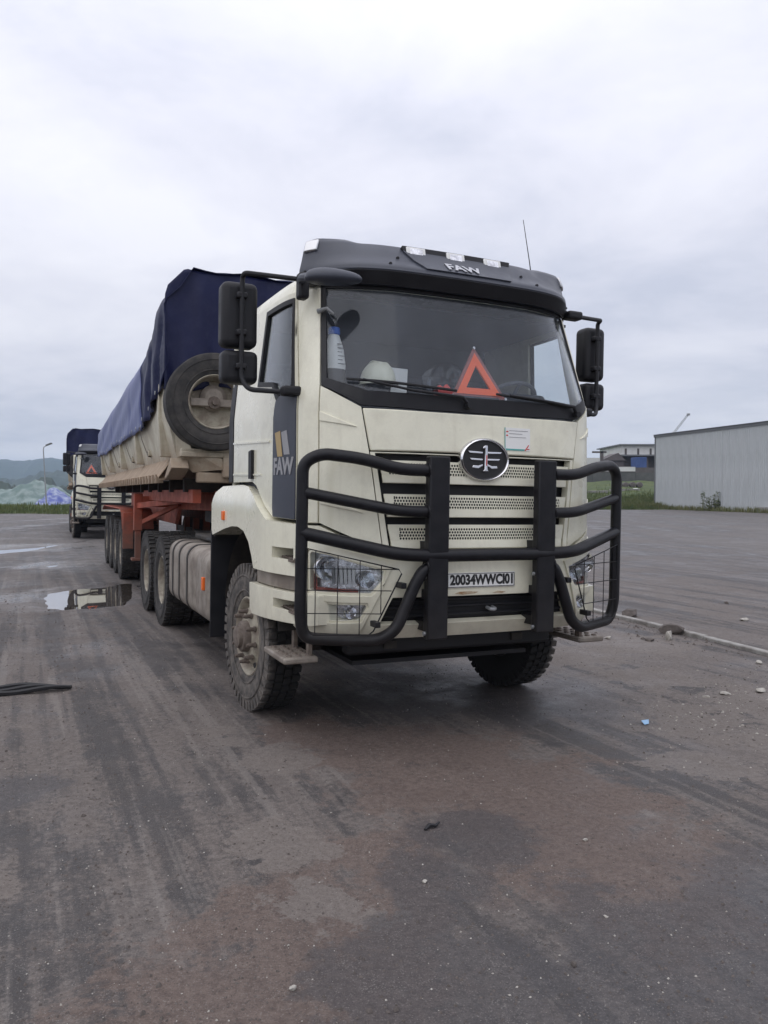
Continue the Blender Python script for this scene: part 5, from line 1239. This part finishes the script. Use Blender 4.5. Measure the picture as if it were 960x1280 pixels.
bm = MB(); a_, b_ = Vector((0,0,2.6)), Vector((9.75,0,15.2)); dv = (b_-a_).normalized(); nr = Vector((-dv.z,0,dv.x))
for o_ in (-.22, .22): bm.bar(a_ + nr*o_, b_ + nr*o_*.6, .12, .10)
for k in range(24):
    t0, t1 = k/24, (k+1)/24; sgn = .22 if k % 2 else -.22
    bm.bar(a_ + (b_-a_)*t0 + nr*sgn, a_ + (b_-a_)*t1 - nr*sgn, .06, .06)
bm.box(9.55, 10.1, -.25, .25, 15.0, 15.45).build('boom', M_galv, cr_, sharp=0)

# ------------------------------------------------------------------ left: heap, sheet, street lamp
def heap_h(x, y):
    dx, dy = x + 33.0, y - 76.0
    r = math.hypot(dx / (7.5 if dx < 0 else 4.6), dy / 5.0)
    n_ = float(vnoise(np.array([x*.9+80]), np.array([y*.9]), 21)[0]) * .75 + float(vnoise(np.array([x*2.6+80]), np.array([y*2.6]), 22)[0]) * .35
    return max(-.3, 2.75 * max(0, 1 - r) ** .75 + n_ * max(0, min(1, (1.05 - r) * 2)) - .05)
mb = MB(); mb.grid(lambda x, y: (x, y, heap_h(x, y)), np.linspace(-41, -28, 66), np.linspace(70.8, 81.2, 52))
tag(mb.build('aggregate_heap', M_heap, sharp=40), 'grey-green heap of sheeted aggregate beyond the left grass bank', 'heap')
mb = MB(); mb.grid(lambda x, y: (x, y - .06, heap_h(x, y) + .10 + .05*math.sin(x*7 + y*3)), np.linspace(-31.7, -28.6, 30), np.linspace(71.4, 76.0, 30))
tag(mb.build('blue_sheet', M_btarp, sharp=40, solid=.02), 'bright blue sheet spread over the right flank of the heap', 'sheet')
lp_ = empty('street_lamp', (-29.9, 70.0, .3)); tag(lp_, 'lone street lamp standing in front of the heap', 'street lamp')
MB().tube([(0,0,0),(-.14,0,2.8),(-.24,0,5.1),(-.20,0,5.32),(.0,0,5.46)], [.07,.055,.045,.04,.035], 8).build('pole', M_galv, lp_)
MB().prism([(-.02,5.42),(.52,5.62),(.54,5.70),(.46,5.74),(0,5.56)], -.11, .11, 'y').build('lamp_head', M_shed_d, lp_, bevel=.02)

# ------------------------------------------------------------------ loose things on the yard
def rock(sx, sy, sz, seed, m):
    rg = random.Random(seed); bm_ = bmesh.new(); bmesh.ops.create_icosphere(bm_, subdivisions=2, radius=1)
    pl = [(Vector((rg.gauss(0,1), rg.gauss(0,1), rg.gauss(0,1))).normalized(), rg.uniform(.40, .78)) for _ in range(14)]
    for v in bm_.verts:
        for nrm, d_ in pl:
            k = v.co.dot(nrm) - d_
            if k > 0: v.co -= nrm * k
        v.co = Vector((v.co.x*sx, v.co.y*sy, v.co.z*sz))
    me = bpy.data.meshes.new('stone'); bm_.to_mesh(me); bm_.free(); me.materials.append(m)
    me.polygons.foreach_set('use_smooth', [True]*len(me.polygons)); me.set_sharp_from_angle(angle=R(28)); return me
def put_rock(x, y, sx, sy, sz, seed, m, label, name='stone', group='stones by the kerb'):
    o = bpy.data.objects.new(name, rock(sx, sy, sz, seed, m)); col.objects.link(o); o.location = (x, y, hz1(x, y) + sz*.45); o.rotation_euler = (0, 0, seed*1.3)
    tag(o, label, 'stone', group); return o
put_rock(3.18, 8.80, .085, .07, .075, 1, M_stone, 'pale angular stone lying just inside the kerb beside dark rubble')
put_rock(3.33, 9.15, .20, .12, .085, 2, M_dstone, 'dark rubble lump against the kerb behind the pale stone')
put_rock(3.25, 10.35, .26, .10, .09, 3, M_dstone, 'long dark rubble lump on the kerb nearest the truck')
put_rock(2.52, 8.85, .05, .04, .03, 4, M_stone, 'small whitish stone lying between the truck and the kerb')
put_rock(2.95, 8.72, .10, .06, .03, 5, M_dstone, 'flat dark stone left of the pale angular stone')
put_rock(3.62, 7.58, .075, .05, .025, 6, M_stone, 'flat white stone at the right edge near the kerb')
put_rock(2.80, 6.45, .065, .045, .020, 7, M_stone, 'flat white stone among the gravel streak at right')
put_rock(3.12, 6.50, .09, .05, .022, 8, M_stone, 'flat pale stone furthest right in the gravel streak')
put_rock(2.62, 6.38, .045, .035, .015, 9, M_stone, 'small pale chip left of the flat white stone in the gravel streak')
put_rock(4.62, 10.1, .10, .06, .028, 10, M_stone, 'white stone on the far side of the kerb')
put_rock(5.05, 11.6, .07, .04, .03, 11, M_dstone, 'dark stone far right beyond the kerb')
put_rock(-.30, 2.57, .022, .013, .014, 12, M_stone, 'tiny pale stone near the bottom of the picture')
put_rock(.17, 3.28, .018, .014, .010, 13, M_stone, 'tiny white chip on the grey patch near the centre')
put_rock(.86, 3.02, .014, .011, .008, 14, M_stone, 'tiny white chip on the brown mud at lower right')
put_rock(.95, 3.68, .022, .016, .010, 15, M_stone, 'white chip in the middle of the brown mud')
put_rock(.66, 2.70, .020, .016, .012, 16, M_dstone, 'small dark stone on the wet patch at lower right')
# strip of torn tyre
ts = empty('tyre_strip', (-3.02, 6.46, hz1(-3.02, 6.46) + .012), (0, 0, R(14))); tag(ts, 'torn black tyre strip lying at the left edge', 'tyre strip')
for off in (-.075, .0, .07):
    MB().tube([(x*.42, off*(1 - .5*x) + .015*math.sin(x*5 + off*9), .012 + .012*math.sin(x*4 + off*20)) for x in np.linspace(-1, 1, 16)], [.012 + .010*math.sin((k/15)*3.1) for k in range(16)], 6).build('rubber_cord', M_seal, ts)
sr = empty('rubber_scrap', (.235, 3.83, hz1(.235, 3.83) + .006), (0, 0, R(25))); tag(sr, 'small twisted black rubber scrap on the ground before the truck', 'scrap')
MB().tube([(-.045,-.012,0),(-.01,.006,.010),(.018,.0,.004),(.05,.016,.010)], [.007,.011,.009,.005], 6).build('twist', M_seal, sr)
bl = MB().add([(0,0,0),(.035,.01,.004),(.05,.06,.02),(.012,.07,.012),(-.012,.035,.018)], [(0,1,2,3,4)]).build('blue_wrapper', mat('pale_blue_plastic', (.25,.42,.62), None, 3, .4), None, sharp=0, solid=.002, loc=(1.86, 5.6, hz1(1.86, 5.6) + .006)); tag(bl, 'pale blue plastic wrapper on the ground right of the truck', 'wrapper')

# loose gravel and crumbs
def gravel(n, sampler, smin, smax, m, name, label):
    mb = MB(); pts = [sampler() for _ in range(n)]
    zs = hz(np.array([p[0] for p in pts]), np.array([p[1] for p in pts]))
    for (x, y), z in zip(pts, zs):
        s_ = smin + (smax - smin) * random.random() ** 2.5; a = random.uniform(0, 6.28); o = len(mb.v); c_, d_ = math.cos(a)*s_, math.sin(a)*s_; h_ = s_*random.uniform(.5, 1.0)
        mb.v += [(x+c_, y+d_, z), (x-d_*.7, y+c_*.7, z), (x-c_, y-d_, z), (x+d_*.8, y-c_*.8, z), (x+c_*.3, y+d_*.3, z+h_), (x-c_*.5, y-d_*.4, z+h_*.7)]
        mb.f += [(o, o+1, o+4), (o+1, o+5, o+4), (o+1, o+2, o+5), (o+2, o+3, o+5), (o+3, o+4, o+5), (o+3, o, o+4)]
    tag(mb.build(name, m, sharp=20), label, 'gravel', kind='stuff')
def s_near():
    y = 2.0 + 12 * random.random() ** 1.6; return (random.uniform(-.62, .62) * y, y)
def s_right():
    t = random.random(); return (1.7 + 1.9*t + random.gauss(0, .18), 5.0 + 2.2*t*.6 + random.gauss(0, .35) + random.random()*.8)
def s_kerb():
    t = random.uniform(.25, .9); p = ka + (kb - ka) * t; return (p.x - abs(random.gauss(0, .35)), p.y + random.gauss(0, .1))
def s_tread():
    t = random.uniform(-1, 12); p = t2w(random.choice((-1.7, -2.35, -2.9, -3.9)) + random.gauss(0, .12), t - 2); return p
gravel(13000, s_near, .002, .0095, M_dstone, 'gravel', 'dark crumbs of gravel scattered over the yard')
gravel(3000, s_near, .0015, .0065, M_stone, 'gravel', 'pale chips of gravel scattered over the yard')
gravel(260, s_right, .003, .014, M_stone, 'gravel', 'pale gravel streak on the ground at right')
gravel(220, s_right, .003, .014, M_dstone, 'gravel', 'dark gravel in the streak at right')
gravel(700, s_kerb, .004, .028, M_dstone, 'gravel', 'dark rubble crumbs along the kerb')
gravel(1500, s_tread, .003, .016, M_dstone, 'gravel', 'dark crumbs between the wheel tracks at left')

# ------------------------------------------------------------------ air
hzb = MB().box(-3300, 3300, -450, 3250, -25, 125).build('haze', None, None, sharp=0)
m = bpy.data.materials.new('haze_air'); m.use_nodes = True; t = m.node_tree; t.nodes.remove(t.nodes['Principled BSDF'])
pv = t.nodes.new('ShaderNodeVolumePrincipled'); pv.inputs['Color'].default_value = (.60, .76, 1.0, 1); pv.inputs['Density'].default_value = .00026; pv.inputs['Anisotropy'].default_value = .2
t.links.new(pv.outputs[0], t.nodes['Material Output'].inputs['Volume'])
hzb.data.materials.clear(); hzb.data.materials.append(m); tag(hzb, kind='stuff')
